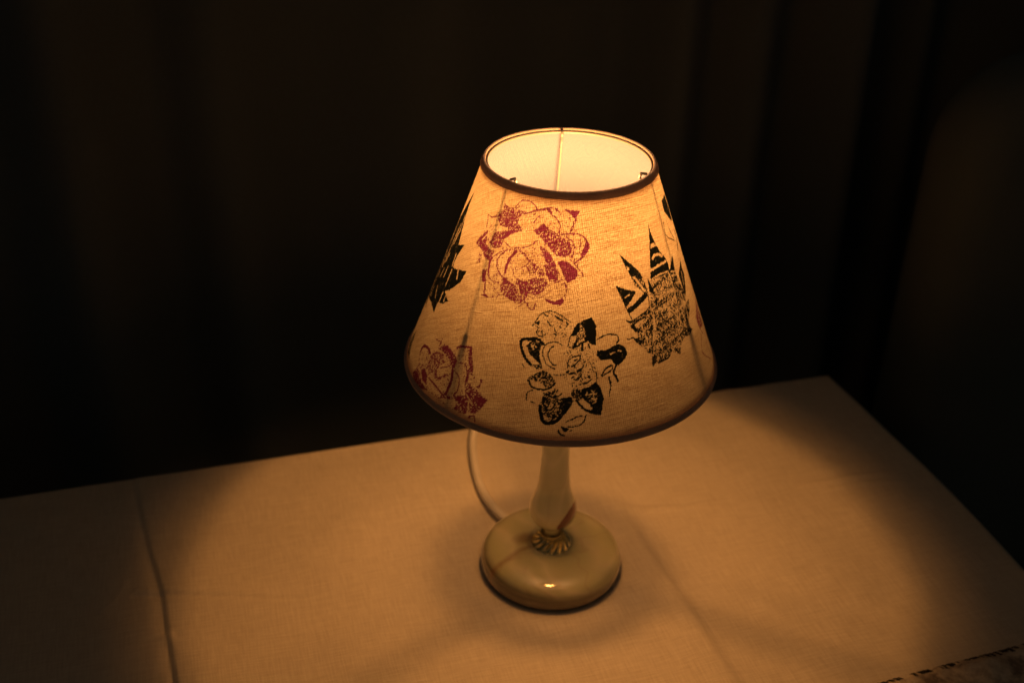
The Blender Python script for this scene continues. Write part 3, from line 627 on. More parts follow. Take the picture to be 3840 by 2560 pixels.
# shade: one top-level part tree
mt_fab, nt = mat('printed_linen')
def shade_R(z): return RT + (RB - RT) * (ZT - z) / (ZT - ZB)
MOT = json.loads(r'''[["rose","r",[["F",0.1,0.0,-143.58,280.22,-140.2,291.33,-132.18,299.15,-116.23,305.87,-98.08,304.12,-86.77,303.04,-88.25,294.59,-81.4,288.49,-84.02,279.55,-86.38,272.03,-91.78,266.38,-91.47,257.76,-99.2,256.12,-106.12,250.43,-116.93,252.5,-130.38,251.52,-135.03,264.92,-133.66,270.89],["F",0.66,0.0,-135.72,293.33,-133.71,297.13,-128.63,299.57,-121.45,300.76,-118.33,299.87,-120.57,297.35,-121.04,294.16,-117.91,291.25,-122.41,289.7,-127.48,289.41,-132.56,290.04],["L",0.6,0.62,-133.01,301.29,-130.64,299.04,-135.56,293.91],["F",0.55,0.0,-133.67,299.0,-132.91,301.06,-128.96,300.54,-124.94,301.26,-127.81,299.26,-131.83,298.19],["L",0.8,0.55,-143.59,291.79,-140.31,291.56,-135.72,293.33],["L",0.7,0.55,-143.59,291.79,-142.3,288.41,-141.69,285.35],["L",0.8,0.55,-124.94,301.26,-123.08,304.26,-120.18,305.99,-115.67,306.22,-112.24,304.76,-110.65,302.73],["L",0.7,0.55,-122.57,302.47,-124.09,300.68],["L",0.75,0.74,-118.16,299.14,-113.39,301.29,-109.49,302.9,-104.95,303.99],["F",0.95,0.0,-105.68,305.0,-103.3,304.66,-101.03,302.39,-101.75,301.23,-104.22,302.82],["L",0.85,0.62,-101.76,301.33,-98.2,299.14,-96.34,296.28,-96.44,291.78],["L",0.5,0.55,-100.39,304.44,-97.43,303.17,-96.16,301.27],["L",0.5,0.49,-104.48,304.79,-98.69,304.58],["F",0.97,0.0,-94.73,304.82,-90.18,304.24,-85.09,303.92,-86.2,302.04,-86.74,300.81,-88.65,300.05,-90.38,302.25,-92.95,303.41],["L",0.6,1.11,-87.56,300.31,-88.31,297.07,-90.08,293.81],["L",0.6,0.37,-107.38,300.68,-109.9,298.31,-111.73,295.49],["F",0.7,0.0,-111.05,291.55,-108.09,294.04,-105.64,296.39,-103.16,294.17,-98.11,291.65,-91.7,288.52,-88.55,285.59,-89.45,281.57,-92.31,279.47,-97.2,279.68,-101.53,283.79,-106.19,288.25,-108.58,289.92],["F",0.9,0.0,-109.5,292.31,-105.57,295.89,-103.4,293.9,-106.06,291.3],["L",0.8,0.68,-95.99,291.31,-89.23,291.98,-84.51,291.08,-81.4,288.49,-80.19,284.42,-83.03,280.02,-87.39,276.57],["F",0.95,0.0,-81.66,288.5,-79.92,284.91,-81.52,281.47,-84.26,279.55,-84.75,281.07,-82.73,285.03],["L",0.6,0.86,-92.79,289.98,-88.86,287.59,-88.24,282.59,-89.63,279.56],["L",0.55,0.62,-85.03,288.59,-84.51,286.58,-85.01,283.58],["F",0.78,0.0,-146.58,274.52,-143.58,280.22,-139.8,284.94,-139.62,281.74,-139.16,279.72,-137.33,277.13,-133.74,275.19,-131.31,276.03,-133.1,269.2,-136.72,269.72,-140.16,272.74],["E",0.0,0.55,-142.24,277.43,-138.98,283.06],["E",0.0,0.74,-138.71,277.7,-133.82,275.43,-129.53,276.62],["F",0.95,0.0,-138.45,272.33,-134.42,271.15,-132.88,269.55,-136.1,269.96],["F",0.72,0.0,-136.39,278.56,-134.44,285.17,-129.5,287.25,-122.41,289.7,-117.19,290.63,-124.12,286.66,-127.43,282.58,-128.21,278.64,-132.07,276.31],["F",0.92,0.0,-129.52,283.01,-126.9,287.47,-123.4,288.67,-124.12,286.66,-127.43,282.58],["G",0.0,0.0,-127.57,283.07,-124.12,286.66,-117.65,290.02,-111.35,289.97,-107.84,288.52,-109.58,285.7,-115.03,282.62,-121.58,281.33,-125.85,281.46],["L",0.65,0.62,-126.56,281.78,-122.52,280.3,-115.91,281.4,-111.88,283.25,-107.63,287.03],["F",0.78,0.0,-107.22,284.05,-103.54,283.55,-99.68,279.95,-97.43,276.13,-95.23,271.24,-95.91,267.14,-100.01,266.74,-102.21,270.54,-102.75,276.06,-104.77,280.86],["F",0.95,0.0,-102.08,281.71,-99.1,279.0,-100.34,276.35,-102.27,278.65],["F",0.95,0.0,-100.72,269.71,-96.52,269.63,-97.28,267.03,-100.01,266.74],["F",0.82,0.0,-96.51,276.71,-93.69,277.9,-89.77,276.04,-86.4,273.04,-85.9,270.01,-87.71,267.48,-90.86,265.9,-92.81,269.37,-94.38,272.82],["F",0.96,0.0,-91.87,268.9,-91.11,273.48,-88.32,275.05,-86.15,272.53,-85.9,270.01,-88.17,267.48,-90.63,266.01],["E",0.0,0.8,-102.03,283.74,-98.06,278.09,-94.79,271.78,-92.46,266.35],["L",0.7,0.31,-89.83,278.05,-86.41,274.55,-83.34,269.95,-85.9,270.01],["L",0.7,0.55,-120.04,279.64,-126.51,277.05,-131.43,272.23,-132.41,267.02,-131.47,261.41,-129.04,259.63,-123.99,259.81],["L",0.75,0.68,-124.38,278.2,-127.97,273.4,-128.16,268.54,-125.79,265.07,-123.75,263.61],["L",0.8,1.48,-118.75,278.92,-121.26,274.88,-122.5,270.34,-122.65,266.07],["L",0.65,0.99,-117.31,280.05,-113.04,277.38,-110.56,274.8,-107.9,273.75],["L",0.8,0.99,-132.46,271.33,-132.7,266.91,-131.9,262.87],["L",0.6,0.62,-120.2,269.94,-116.86,269.26,-113.14,271.7,-110.56,274.8],["L",0.6,0.55,-118.87,268.74,-117.13,265.03,-112.94,263.99],["L",0.5,0.55,-111.18,272.11,-110.26,269.21,-109.44,266.8],["F",0.5,0.0,-112.16,271.91,-107.48,274.34,-103.3,271.92,-102.03,268.53,-104.76,267.63,-106.45,269.91,-110.26,269.21],["F",0.66,0.0,-123.75,263.61,-121.0,263.41,-116.33,260.53,-115.89,263.78,-112.86,263.49,-107.97,266.57,-101.47,267.58,-100.3,264.67,-102.2,260.34,-105.56,257.75,-109.64,257.47,-109.89,252.23,-114.34,251.12,-117.94,252.72,-122.91,254.85,-123.88,259.32],["F",0.9,0.0,-123.13,263.28,-120.5,263.56,-119.02,261.36,-122.27,259.31],["F",0.9,0.0,-109.64,261.09,-107.42,262.05,-106.33,260.7,-108.51,259.52],["E",0.0,0.55,-120.89,262.91,-115.47,261.28,-112.74,256.24],["F",0.85,0.0,-136.19,263.35,-133.38,263.93,-132.02,257.39,-134.12,257.07],["L",0.8,0.8,-132.3,257.28,-131.83,254.19,-131.36,250.84],["F",0.95,0.0,-132.89,249.91,-130.38,251.52,-128.07,250.27,-130.4,249.43],["L",0.5,0.31,-127.79,250.27,-123.93,252.25],["L",0.6,0.49,-127.99,255.6,-126.23,255.72],["L",0.7,0.43,-92.95,267.33,-91.29,262.85,-91.82,257.74],["F",0.92,0.0,-100.98,256.41,-96.14,255.67,-94.04,256.85,-92.78,257.95,-92.26,255.68,-93.88,253.44,-97.33,254.02,-100.46,255.35],["L",0.5,0.31,-99.97,266.24,-96.3,266.09,-93.18,267.32],["L",0.65,0.62,-109.51,252.83,-107.9,250.59,-105.83,249.71,-105.3,253.16],["L",0.5,0.43,-113.96,248.6,-112.37,250.33,-110.3,251.88],["L",0.7,0.62,-110.51,257.02,-106.71,255.89],["L",0.5,0.37,-105.56,257.75,-103.64,256.53,-101.56,258.12],["F",0.4,0.0,-141.79,270.97,-138.72,271.12,-138.97,266.05,-140.85,264.14,-141.57,267.72]]],["plant","k",[["F",1.2,0.0,-39.74,290.71,-39.34,284.44,-37.76,278.74,-34.34,271.07,-31.18,267.08,-29.63,262.53,-30.26,258.19,-36.62,258.81,-46.57,260.19,-43.64,274.18,-41.33,282.9],["G",0.15,0.0,-41.96,278.58,-39.04,278.6,-36.64,275.72,-39.83,276.38,-42.16,276.23],["E",0.0,1.25,-41.94,270.64,-40.15,272.06,-36.86,271.26,-33.59,269.02],["E",0.0,1.34,-45.34,265.11,-38.96,265.43,-31.54,264.79],["E",0.0,0.92,-45.89,259.94,-39.44,260.61,-31.39,258.88],["F",1.0,0.0,-63.41,278.97,-57.36,272.46,-53.66,267.92,-51.21,263.22,-52.98,262.69,-56.46,265.84,-58.43,265.64,-60.42,270.36],["F",0.72,0.0,-58.43,265.64,-56.12,267.88,-53.66,267.92,-51.41,262.2,-49.5,255.02,-50.82,252.56,-53.34,256.31,-57.21,261.05],["G",0.1,0.0,-60.23,271.73,-58.93,271.07,-59.03,269.33,-60.2,269.75],["E",0.0,1.0,-57.0,264.91,-54.76,261.79,-51.83,255.82],["F",1.1,0.0,-66.74,262.34,-62.49,259.9,-57.73,257.62,-59.78,256.04,-62.89,250.42,-64.67,255.8],["L",0.85,2.01,-63.1,251.54,-59.92,255.0,-58.19,257.03],["L",0.85,2.67,-61.48,247.93,-56.58,250.47,-51.45,253.51],["L",0.7,2.51,-60.27,241.14,-54.8,243.02,-49.3,245.78],["L",0.9,0.67,-66.75,262.2,-63.46,251.27,-60.6,241.23],["E",0.0,0.67,-63.01,255.42,-60.81,256.3],["F",1.0,0.0,-64.58,243.51,-62.42,242.6,-60.72,241.84,-62.0,240.48],["F",1.1,0.0,-62.62,239.5,-60.19,240.18,-58.67,236.32,-59.87,235.11],["F",0.95,0.0,-61.66,232.91,-58.97,231.77,-57.6,227.08,-60.13,229.54],["L",0.8,0.42,-64.17,232.75,-61.43,232.76],["F",1.0,0.0,-48.49,262.47,-45.94,254.44,-46.21,252.18,-48.88,253.92],["F",1.1,0.0,-22.66,265.44,-23.64,261.19,-24.93,256.31,-30.01,258.69,-26.57,262.63],["F",0.72,0.0,-29.8,257.58,-25.03,255.56,-20.61,241.0,-21.68,235.11,-27.94,241.28,-29.68,250.11],["E",0.0,0.75,-28.73,255.1,-24.36,253.62],["E",0.0,0.75,-28.15,250.1,-21.88,248.25],["E",0.0,0.67,-25.0,243.6,-24.77,239.44],["F",0.9,0.0,-12.33,256.72,-13.69,251.68,-13.06,247.13,-20.1,236.57,-20.89,243.61,-21.3,251.96],["E",0.0,0.5,-16.69,250.96,-18.25,243.66],["F",0.8,0.0,-16.89,234.07,-20.05,228.25,-26.16,223.12,-27.75,232.38,-21.64,234.26],["E",0.0,0.5,-23.56,233.84,-23.81,225.81],["F",0.46,0.0,-46.66,259.86,-40.57,260.48,-31.45,258.75,-28.44,252.61,-27.31,242.52,-26.23,232.26,-26.09,223.24,-22.69,218.43,-30.81,219.05,-34.83,217.6,-37.53,212.01,-42.51,217.41,-47.69,215.55,-54.24,213.96,-52.54,220.07,-55.7,222.48,-59.4,229.3,-59.01,237.87,-51.49,244.76,-48.35,252.4],["L",0.58,2.17,-45.28,256.03,-38.42,256.95,-30.26,258.19],["L",0.5,1.84,-46.09,250.8,-39.27,250.91,-28.15,250.1],["L",0.58,2.51,-46.2,244.54,-38.75,245.74,-28.51,244.77],["L",0.5,1.84,-47.7,239.58,-40.61,239.39,-28.85,239.42],["L",0.58,2.34,-48.43,233.94,-40.28,233.51,-29.46,233.41],["L",0.5,1.84,-48.15,229.33,-40.26,230.05,-28.93,228.29],["L",0.58,2.01,-57.99,235.37,-53.38,238.13,-49.8,241.18],["L",0.5,1.67,-57.34,230.06,-53.58,232.33,-50.46,235.53],["L",0.58,2.17,-50.31,225.8,-42.74,227.5,-34.06,228.19],["L",0.5,1.67,-50.25,219.79,-45.04,221.05,-37.73,221.7],["L",0.5,1.84,-49.84,215.85,-45.18,216.54,-42.51,217.41],["F",0.9,0.0,-55.46,224.23,-53.44,224.16,-53.8,221.72,-55.2,222.28],["F",0.92,0.0,-53.44,219.56,-50.89,218.96,-52.03,215.36,-53.62,213.69,-54.35,214.15],["L",0.85,1.0,-50.73,214.76,-44.75,214.78,-42.89,217.62],["F",0.8,0.0,-41.2,217.46,-36.1,215.23,-37.53,212.01],["F",0.85,0.0,-30.03,224.17,-22.63,218.22,-28.73,217.67,-34.44,222.11],["F",0.85,0.0,-46.48,249.1,-43.42,248.59,-44.84,244.71,-46.92,245.2],["E",0.0,0.5,-50.63,245.17,-48.86,237.83,-51.09,229.86,-53.53,221.23],["E",0.0,0.5,-31.45,258.75,-29.98,246.35,-31.89,235.61,-34.29,227.54],["E",0.0,0.5,-41.41,243.56,-35.14,236.62,-29.77,224.8],["E",0.0,0.5,-49.92,252.97,-50.02,244.21],["E",0.0,0.5,-56.77,239.32,-54.67,229.81,-54.93,223.28],["E",0.0,0.5,-30.83,235.0,-31.84,226.09],["L",0.8,0.42,-29.95,258.81,-29.41,244.47,-29.77,224.8],["L",0.8,0.42,-49.92,252.97,-50.79,240.09,-53.21,221.1]]],["black_flower","k",[["F",1.2,0.0,-90.15,232.06,-89.1,237.25,-87.37,241.89,-85.97,243.68,-83.08,246.15,-79.7,247.48,-78.49,245.06,-77.85,242.42,-78.02,232.09,-80.4,232.58,-81.56,234.48,-83.55,233.56,-86.66,230.55,-89.74,231.04],["G",0.62,0.0,-84.74,243.91,-82.5,240.73,-82.35,235.05,-86.28,232.1,-86.13,238.28,-84.94,240.83],["G",0.05,0.0,-88.78,236.99,-86.53,237.88,-86.7,235.2,-88.13,231.33,-89.68,231.45,-89.24,234.67],["F",1.25,0.0,-77.98,229.23,-74.11,228.96,-71.58,230.34,-68.56,231.39,-65.53,228.71,-64.86,225.35,-66.5,222.08,-69.37,219.36,-70.72,220.45,-72.36,223.41,-76.3,223.81,-78.06,226.38],["E",0.0,0.55,-72.4,226.57,-70.53,227.14],["E",0.0,0.37,-69.05,227.45,-67.66,227.34],["L",1.0,1.11,-70.12,220.32,-71.54,216.41,-70.68,214.1,-70.07,211.05],["L",0.75,0.68,-77.53,235.15,-75.43,236.44,-73.31,237.16,-69.5,236.47,-68.15,234.08,-69.17,231.95],["L",1.1,1.48,-99.87,232.22,-102.4,234.31,-105.57,233.8,-108.36,233.06,-109.43,230.79,-108.37,227.38,-106.8,223.56,-104.38,220.17],["F",0.92,0.0,-107.01,229.81,-104.34,233.53,-100.29,232.68,-101.13,227.86,-100.91,224.76,-99.44,219.52,-102.31,222.95,-104.83,225.58],["G",0.6,0.0,-105.38,231.75,-103.42,232.14,-102.43,229.72,-104.2,227.29],["F",0.65,0.0,-103.98,219.99,-99.92,221.27,-99.21,218.77,-101.57,217.95],["L",0.75,0.55,-92.09,232.23,-93.69,233.42,-96.04,233.73,-99.06,231.82,-99.79,228.07,-99.4,225.0,-97.67,221.07,-94.62,219.23],["L",0.8,0.68,-95.75,231.69,-97.65,227.59,-96.88,223.78,-95.27,221.35,-94.04,221.21],["F",0.82,0.0,-104.87,212.41,-102.48,215.04,-99.35,217.96,-96.72,217.02,-94.38,213.09,-94.61,209.92,-97.01,208.07,-98.91,210.42,-100.74,210.9,-102.62,211.85],["G",0.55,0.0,-101.28,213.7,-99.57,215.57,-98.34,213.14,-100.01,210.77],["E",0.0,1.35,-102.58,211.33,-100.64,209.34,-98.86,209.64],["L",1.0,1.05,-104.42,211.46,-102.71,208.14,-99.09,207.34,-96.32,208.42,-94.14,211.54],["L",0.55,0.55,-94.86,216.18,-93.04,215.92,-90.89,216.46],["F",0.8,0.0,-98.3,205.78,-94.7,207.56,-94.09,205.25,-92.63,203.27,-88.17,204.5,-86.93,201.88,-89.4,196.06,-92.28,191.17,-95.48,188.62,-97.85,189.98,-99.31,195.57,-98.8,202.01],["F",1.0,0.0,-91.25,202.83,-88.0,204.24,-87.04,201.88,-89.09,197.65,-91.69,193.85,-91.15,199.16],["L",1.1,1.72,-99.11,198.26,-98.5,193.06,-97.52,190.03,-95.51,189.26,-93.25,190.56,-90.73,195.49,-89.11,198.71],["G",0.2,0.0,-97.77,193.97,-96.29,192.34,-94.63,192.27,-95.38,190.33,-97.06,190.9],["G",0.62,0.0,-96.25,199.22,-93.65,202.66,-92.51,199.07,-93.35,193.72,-95.7,194.0],["L",0.75,0.55,-94.2,208.39,-93.95,206.31,-93.01,204.29,-91.5,205.97],["L",0.7,0.43,-93.14,208.22,-93.41,205.84],["F",1.2,0.0,-83.99,208.61,-81.12,209.98,-78.52,212.43,-76.8,207.88,-75.94,202.99,-76.75,197.29,-77.37,193.84,-80.6,195.7,-81.25,199.47,-83.3,202.79,-84.7,205.49],["G",0.66,0.0,-82.93,206.45,-80.06,208.3,-78.14,205.44,-78.42,201.25,-80.2,199.89,-82.26,202.72],["F",0.85,0.0,-87.87,208.18,-85.76,208.94,-83.28,208.04,-83.65,203.87,-86.07,201.6,-88.18,205.03],["E",0.0,1.48,-84.69,201.82,-82.97,200.14,-80.92,197.85],["L",1.1,1.35,-86.07,201.86,-83.66,198.07,-80.95,195.74,-77.53,194.24],["F",0.14,0.0,-91.22,228.91,-83.55,232.53,-78.12,228.47,-78.14,212.8,-80.77,208.9,-87.17,208.7,-92.33,216.38],["F",0.12,0.0,-104.21,241.36,-99.44,249.84,-92.22,247.66,-88.39,242.4,-89.83,234.65,-99.51,232.79],["L",0.8,0.55,-84.72,226.88,-87.37,226.15,-89.4,223.8,-89.52,220.42],["L",0.75,0.8,-88.05,220.7,-85.47,223.79,-84.53,226.88],["F",0.9,0.0,-88.06,221.74,-86.39,221.47,-86.93,219.92],["L",0.7,0.86,-86.97,224.08,-85.85,224.84],["L",0.5,1.35,-89.83,218.06,-87.27,217.06,-84.34,219.59],["L",0.65,1.48,-87.6,214.71,-85.79,214.43,-83.97,217.76],["F",0.95,0.0,-82.34,214.79,-81.4,216.28,-80.68,215.44,-80.88,213.89],["L",0.65,0.86,-85.06,211.01,-82.18,211.9,-80.52,213.59],["L",0.5,0.37,-83.56,230.2,-86.64,228.48,-89.62,225.35],["L",0.7,0.43,-80.21,221.4,-79.7,218.22,-78.24,216.48,-78.52,212.32],["L",0.5,0.43,-87.94,213.4,-87.72,209.75],["L",0.6,0.86,-83.21,222.14,-84.34,218.55],["L",0.75,1.23,-83.75,233.31,-83.95,229.96],["L",0.8,0.99,-81.19,232.91,-81.02,231.08],["L",0.85,0.8,-76.58,215.21,-74.54,218.82,-71.93,220.18,-72.66,217.43,-76.21,214.89],["L",0.95,0.92,-73.47,214.16,-72.95,209.57],["L",0.8,0.43,-72.95,209.57,-73.85,203.39],["L",0.7,0.62,-105.24,241.16,-104.03,243.98,-102.64,247.32,-99.44,249.84,-96.08,249.95,-92.22,247.66,-89.06,244.95],["F",0.95,0.0,-104.9,242.0,-102.03,245.09,-102.13,243.79,-102.56,241.39,-103.9,242.45],["L",0.8,0.55,-104.01,241.39,-102.7,240.59,-103.29,237.89,-101.93,236.05,-100.46,236.28],["L",0.8,0.49,-101.13,238.77,-100.74,236.24],["L",0.8,0.86,-100.59,248.14,-99.27,247.29],["L",0.8,0.74,-98.87,244.51,-97.71,242.33],["L",0.8,0.86,-95.75,247.67,-92.56,245.59],["L",0.7,0.8,-90.89,244.65,-90.04,243.39],["L",0.5,0.49,-96.5,242.46,-95.58,240.49,-94.42,236.98],["L",0.75,0.62,-82.49,194.56,-83.69,190.15,-86.32,188.14,-88.93,187.72],["L",0.7,0.62,-89.64,190.77,-87.01,192.39,-85.69,193.42,-84.01,194.14],["F",0.95,0.0,-91.55,188.3,-88.43,186.99,-89.22,185.49,-90.5,184.91],["L",1.0,0.99,-92.12,185.35,-91.27,183.54,-90.14,183.23],["L",0.8,0.62,-88.25,185.77,-87.45,186.3],["L",0.7,0.55,-104.2,200.11,-104.35,203.53,-103.59,205.3,-102.25,206.65],["L",0.7,0.49,-102.5,199.97,-101.1,199.9],["L",0.5,0.43,-107.6,219.66,-106.46,217.84]]],["lower_rose","r",[["L",0.6,0.71,-152.61,211.33,-148.5,212.45,-148.87,210.02],["L",0.5,0.71,-148.13,214.86,-148.69,211.24],["F",0.12,0.0,-159.63,183.07,-160.9,195.84,-148.87,210.02,-138.41,214.96,-130.9,220.26,-127.23,207.22,-120.78,196.62,-119.17,195.42,-122.99,185.05,-131.33,182.46,-145.79,182.03],["F",0.8,0.0,-148.7,207.99,-147.62,210.39,-145.52,213.47,-142.56,213.87,-138.53,211.79,-135.81,209.37,-136.55,204.79,-138.51,204.55,-140.44,207.43,-143.64,208.41,-146.94,208.74],["F",0.62,0.0,-152.38,198.01,-152.03,202.17,-148.71,206.36,-144.62,207.72,-142.18,204.14,-144.91,200.05,-145.61,195.21,-149.62,192.0,-152.16,194.31],["F",0.92,0.0,-146.92,210.35,-143.54,213.23,-138.98,211.51,-142.49,210.25],["L",0.85,1.59,-161.31,196.34,-159.97,200.96,-155.82,202.73,-153.21,202.06],["L",0.65,0.66,-161.4,195.98,-159.86,192.14,-157.89,189.31],["F",0.85,0.0,-161.02,181.73,-158.89,188.41,-155.18,187.19,-152.62,183.83,-146.7,182.9,-151.69,180.17,-157.06,179.14],["F",0.9,0.0,-155.21,188.87,-153.47,192.08,-150.14,189.9,-148.78,184.97,-152.45,185.11],["L",0.5,0.66,-156.48,189.45,-155.28,192.21,-151.59,193.12],["L",0.75,1.04,-148.6,189.54,-143.42,188.84,-138.7,187.12,-136.79,189.04],["L",0.9,1.76,-137.16,203.36,-136.18,197.8,-137.14,188.53],["L",0.75,0.71,-136.2,203.47,-132.79,201.0,-132.15,194.25,-133.45,190.31],["F",0.85,0.0,-146.43,194.03,-145.44,196.42,-143.41,193.14,-145.18,192.3],["L",0.55,1.04,-143.64,192.96,-138.99,199.01],["L",0.6,0.66,-143.66,199.9,-139.39,203.96],["L",0.85,1.21,-137.86,215.81,-136.12,217.88,-130.9,220.26],["F",0.82,0.0,-132.24,218.04,-130.69,220.36,-127.22,208.22,-127.71,205.46,-129.31,207.09,-130.68,213.37],["L",0.6,1.59,-129.31,207.09,-129.14,199.13],["L",0.6,0.66,-135.57,208.49,-131.66,209.79,-130.08,206.66],["F",0.8,0.0,-141.17,181.49,-139.41,186.06,-135.28,188.55,-132.57,188.32,-134.85,186.76,-138.23,185.36],["F",0.8,0.0,-133.83,190.06,-128.17,193.14,-129.06,195.64,-128.02,200.78,-124.12,198.9,-122.28,196.87,-118.84,195.57,-121.02,188.59,-122.99,185.05,-125.03,186.4,-126.42,183.56,-130.43,182.03,-131.52,183.36,-130.98,186.8],["F",0.95,0.0,-124.28,195.33,-118.84,195.57,-120.83,189.68,-122.92,191.58],["E",0.0,0.77,-126.24,191.24,-125.71,186.01,-126.19,182.19],["E",0.0,0.44,-127.53,194.01,-124.47,189.73],["F",0.75,0.0,-123.71,205.55,-122.14,205.33,-122.67,201.62,-123.11,199.67,-124.79,200.54,-123.17,202.36],["L",0.85,0.88,-124.76,182.53,-122.85,184.13,-122.1,181.54]]],["agave","k",[["F",1.1,0.0,-169.21,295.88,-169.87,287.38,-169.23,280.41,-165.13,270.0,-163.48,264.65,-156.29,268.58,-160.42,258.25,-160.82,254.71,-159.95,252.1,-146.57,257.36,-148.66,249.36,-155.68,240.39,-159.98,237.22,-152.94,235.21,-157.22,230.84,-162.79,228.02,-162.59,221.12,-171.01,221.87,176.93,216.88,176.39,223.54,175.78,232.67,175.38,244.12,176.69,257.6,174.89,268.8,-175.6,284.74],["E",0.0,0.84,-170.17,279.44,-169.3,270.96,-171.98,260.96],["E",0.0,0.74,-173.82,269.62,-175.27,254.64,-176.65,244.86],["E",0.0,0.74,-162.35,260.08,-161.84,252.03],["E",0.0,1.06,-154.23,254.33,-152.33,249.33],["E",0.0,0.84,-160.53,250.72,-161.09,239.87],["E",0.0,0.74,-166.91,248.94,-167.64,240.91],["E",0.0,0.74,-178.57,244.71,-179.17,231.69],["E",0.0,0.74,-161.13,235.6,-161.61,228.86],["E",0.0,0.74,-157.14,237.18,-157.28,232.38],["E",0.0,0.63,-171.53,232.71,-168.1,226.88],["E",0.0,0.63,178.4,227.51,-176.89,221.84],["E",0.0,0.74,-172.47,254.16,-174.66,246.17],["E",0.0,0.63,-172.64,273.45,-172.19,265.14]]],["silhouette_flower","k",[["F",1.1,0.0,-17.23,295.22,-4.49,294.43,-3.07,289.3,-1.77,282.89,-3.76,276.33,-10.69,281.32,-17.46,288.68],["L",0.7,0.67,-23.19,284.42,-24.34,277.18,-12.15,268.17],["L",0.6,0.67,-18.21,283.89,-16.54,276.8,-13.33,270.41],["L",0.9,1.25,-5.72,272.3,-7.59,266.59,-11.66,262.15]]],["silhouette_rose","r",[["F",0.7,0.0,-3.78,226.05,-4.28,216.52,-4.17,207.31,-13.79,211.72,-15.2,219.73],["L",0.75,0.67,-14.1,208.48,-19.13,200.46,-10.87,188.7],["L",0.65,0.67,-3.43,219.64,-13.47,214.95,-10.74,205.69],["L",0.6,0.67,-4.69,205.93,-9.55,198.37,-6.94,187.7]]],["silhouette_leaf","k",[["F",0.7,0.0,-176.74,196.6,176.78,184.75,-175.55,181.48,-170.07,182.87,-174.29,187.58]]]]''')
def rasterise():
    dA = 0.25   # degrees
    nA = int(round(360 / dA)); nZ = 340
    azs = np.arange(nA) * dA            # 0..360 -> value az-270  (range -270 .. 90)
    zs = np.linspace(ZB - .0004, ZT + .0004, nZ) * 1000
    red = np.zeros((nA, nZ)); blk = np.zeros((nA, nZ))
    copies = [('rose', 165, 0), ('black_flower', 192, 0), ('plant', 205, -6), ('lower_rose', 185, 0), ('agave', 262, 0)]
    jobs = [(m_, 0, 0) for m_ in MOT] + [(m_, da, dz) for n_, da, dz in copies for m_ in MOT if m_[0] == n_]
    n1 = np.array([[0]])
    for (name, colr, items), sa, sz in jobs:
        for it in items:
            k, dens, wd = it[0], it[1], it[2]
            p = np.array(it[3:]).reshape(-1, 2).copy()
            p[:, 0] = np.where(p[:, 0] > 90, p[:, 0] - 360, p[:, 0])
            if sa: p[:, 0] += sa; p[:, 1] += sz
            p[:, 0] += 270                  # now grid azimuth in degrees
            zm = p[:, 1].mean() / 1000; mm = math.radians(1) * shade_R(zm) * 1000   # mm per degree
            pad = wd + 1.0
            i0 = int(math.floor((p[:, 0].min() - pad / mm) / dA)); i1 = int(math.ceil((p[:, 0].max() + pad / mm) / dA))
            j0 = max(0, int(np.searchsorted(zs, p[:, 1].min() - pad)) - 1); j1 = min(nZ, int(np.searchsorted(zs, p[:, 1].max() + pad)) + 1)
            if j1 <= j0: continue
            ii = np.arange(i0, i1 + 1)
            X, Zg = np.meshgrid(ii * dA * mm, zs[j0:j1] * 1.0645, indexing='ij')
            X = X + .28 * vnoise(X, Zg, 1.1, 21) + .12 * vnoise(X, Zg, .5, 23); Zw = Zg + .28 * vnoise(X, Zg, 1.1, 22) + .12 * vnoise(X, Zg, .5, 24)
            px = p[:, 0] * mm; pz = p[:, 1] * 1.0645
            if k in 'FG' or (k == 'E' and wd == 0):
                ins = np.zeros(X.shape, bool); n = len(px)
                for a in range(n):
                    b = (a + 1) % n
                    cond = ((pz[a] > Zw) != (pz[b] > Zw))
                    with np.errstate(divide='ignore', invalid='ignore'):
                        xx = (px[b] - px[a]) * (Zw - pz[a]) / (pz[b] - pz[a] + 1e-12) + px[a]
                    ins ^= cond & (X < xx)
                M_ = ins
            else:
                M_ = np.zeros(X.shape, bool)
                if len(px) > 2 and k == 'L':
                    cp = catmull([(px[i], pz[i], 0) for i in range(len(px))], 5)
                    px = np.array([c.x for c in cp]); pz = np.array([c.y for c in cp])
                for a in range(len(px) - 1):
                    d, s, t = seg_d(X, Zw, px[a], pz[a], px[a + 1] + 1e-6, pz[a + 1])
                    M_ |= d < max(wd * 1.2, .68) / 2
            if k in 'FL': dens = dens + (.2 if k == 'L' else .1 * (dens > .3) * (colr == 'r') * (name == 'rose'))
            T_ = red if colr == 'r' else blk
            gi = (ii % nA)
            sub = T_[np.ix_(gi, np.arange(j0, j1))]
            if k in 'FL': sub = np.where(M_, np.maximum(sub, dens), sub)
            else: sub = np.where(M_, dens, sub)
            T_[np.ix_(gi, np.arange(j0, j1))] = sub
    # patchy take-up of the ink by the weave
    s = (azs * math.radians(1) * 75)[:, None] * np.ones((1, nZ)); t = (zs * 1.06)[None, :] * np.ones((nA, 1))
    r1 = rng.random((nA, nZ)); r1 = (r1 + np.roll(r1, 1, 0) + np.roll(r1, 1, 1) + np.roll(np.roll(r1, 1, 0), 1, 1)) / 4
    nn = 0.5 + (r1 - .5) * 2.3 + .07 * vnoise(s, t, 1.4, 31) + .09 * vnoise(s, t, 5.0, 32)
    def soft(d):
        k = np.clip((d * 1.02 - nn) * 3.2 + .5, 0, 1) * (d > .02)
        return np.where(d >= .9, np.maximum(k, .8 + .2 * k), k)
    return azs, zs / 1000, soft(red), soft(blk)
azs, zs, RED, BLK = rasterise()
nA, nZ = RED.shape
az = np.radians(azs - 270)
RIBS = (rad(-135.0), rad(-26.0), rad(94.0))
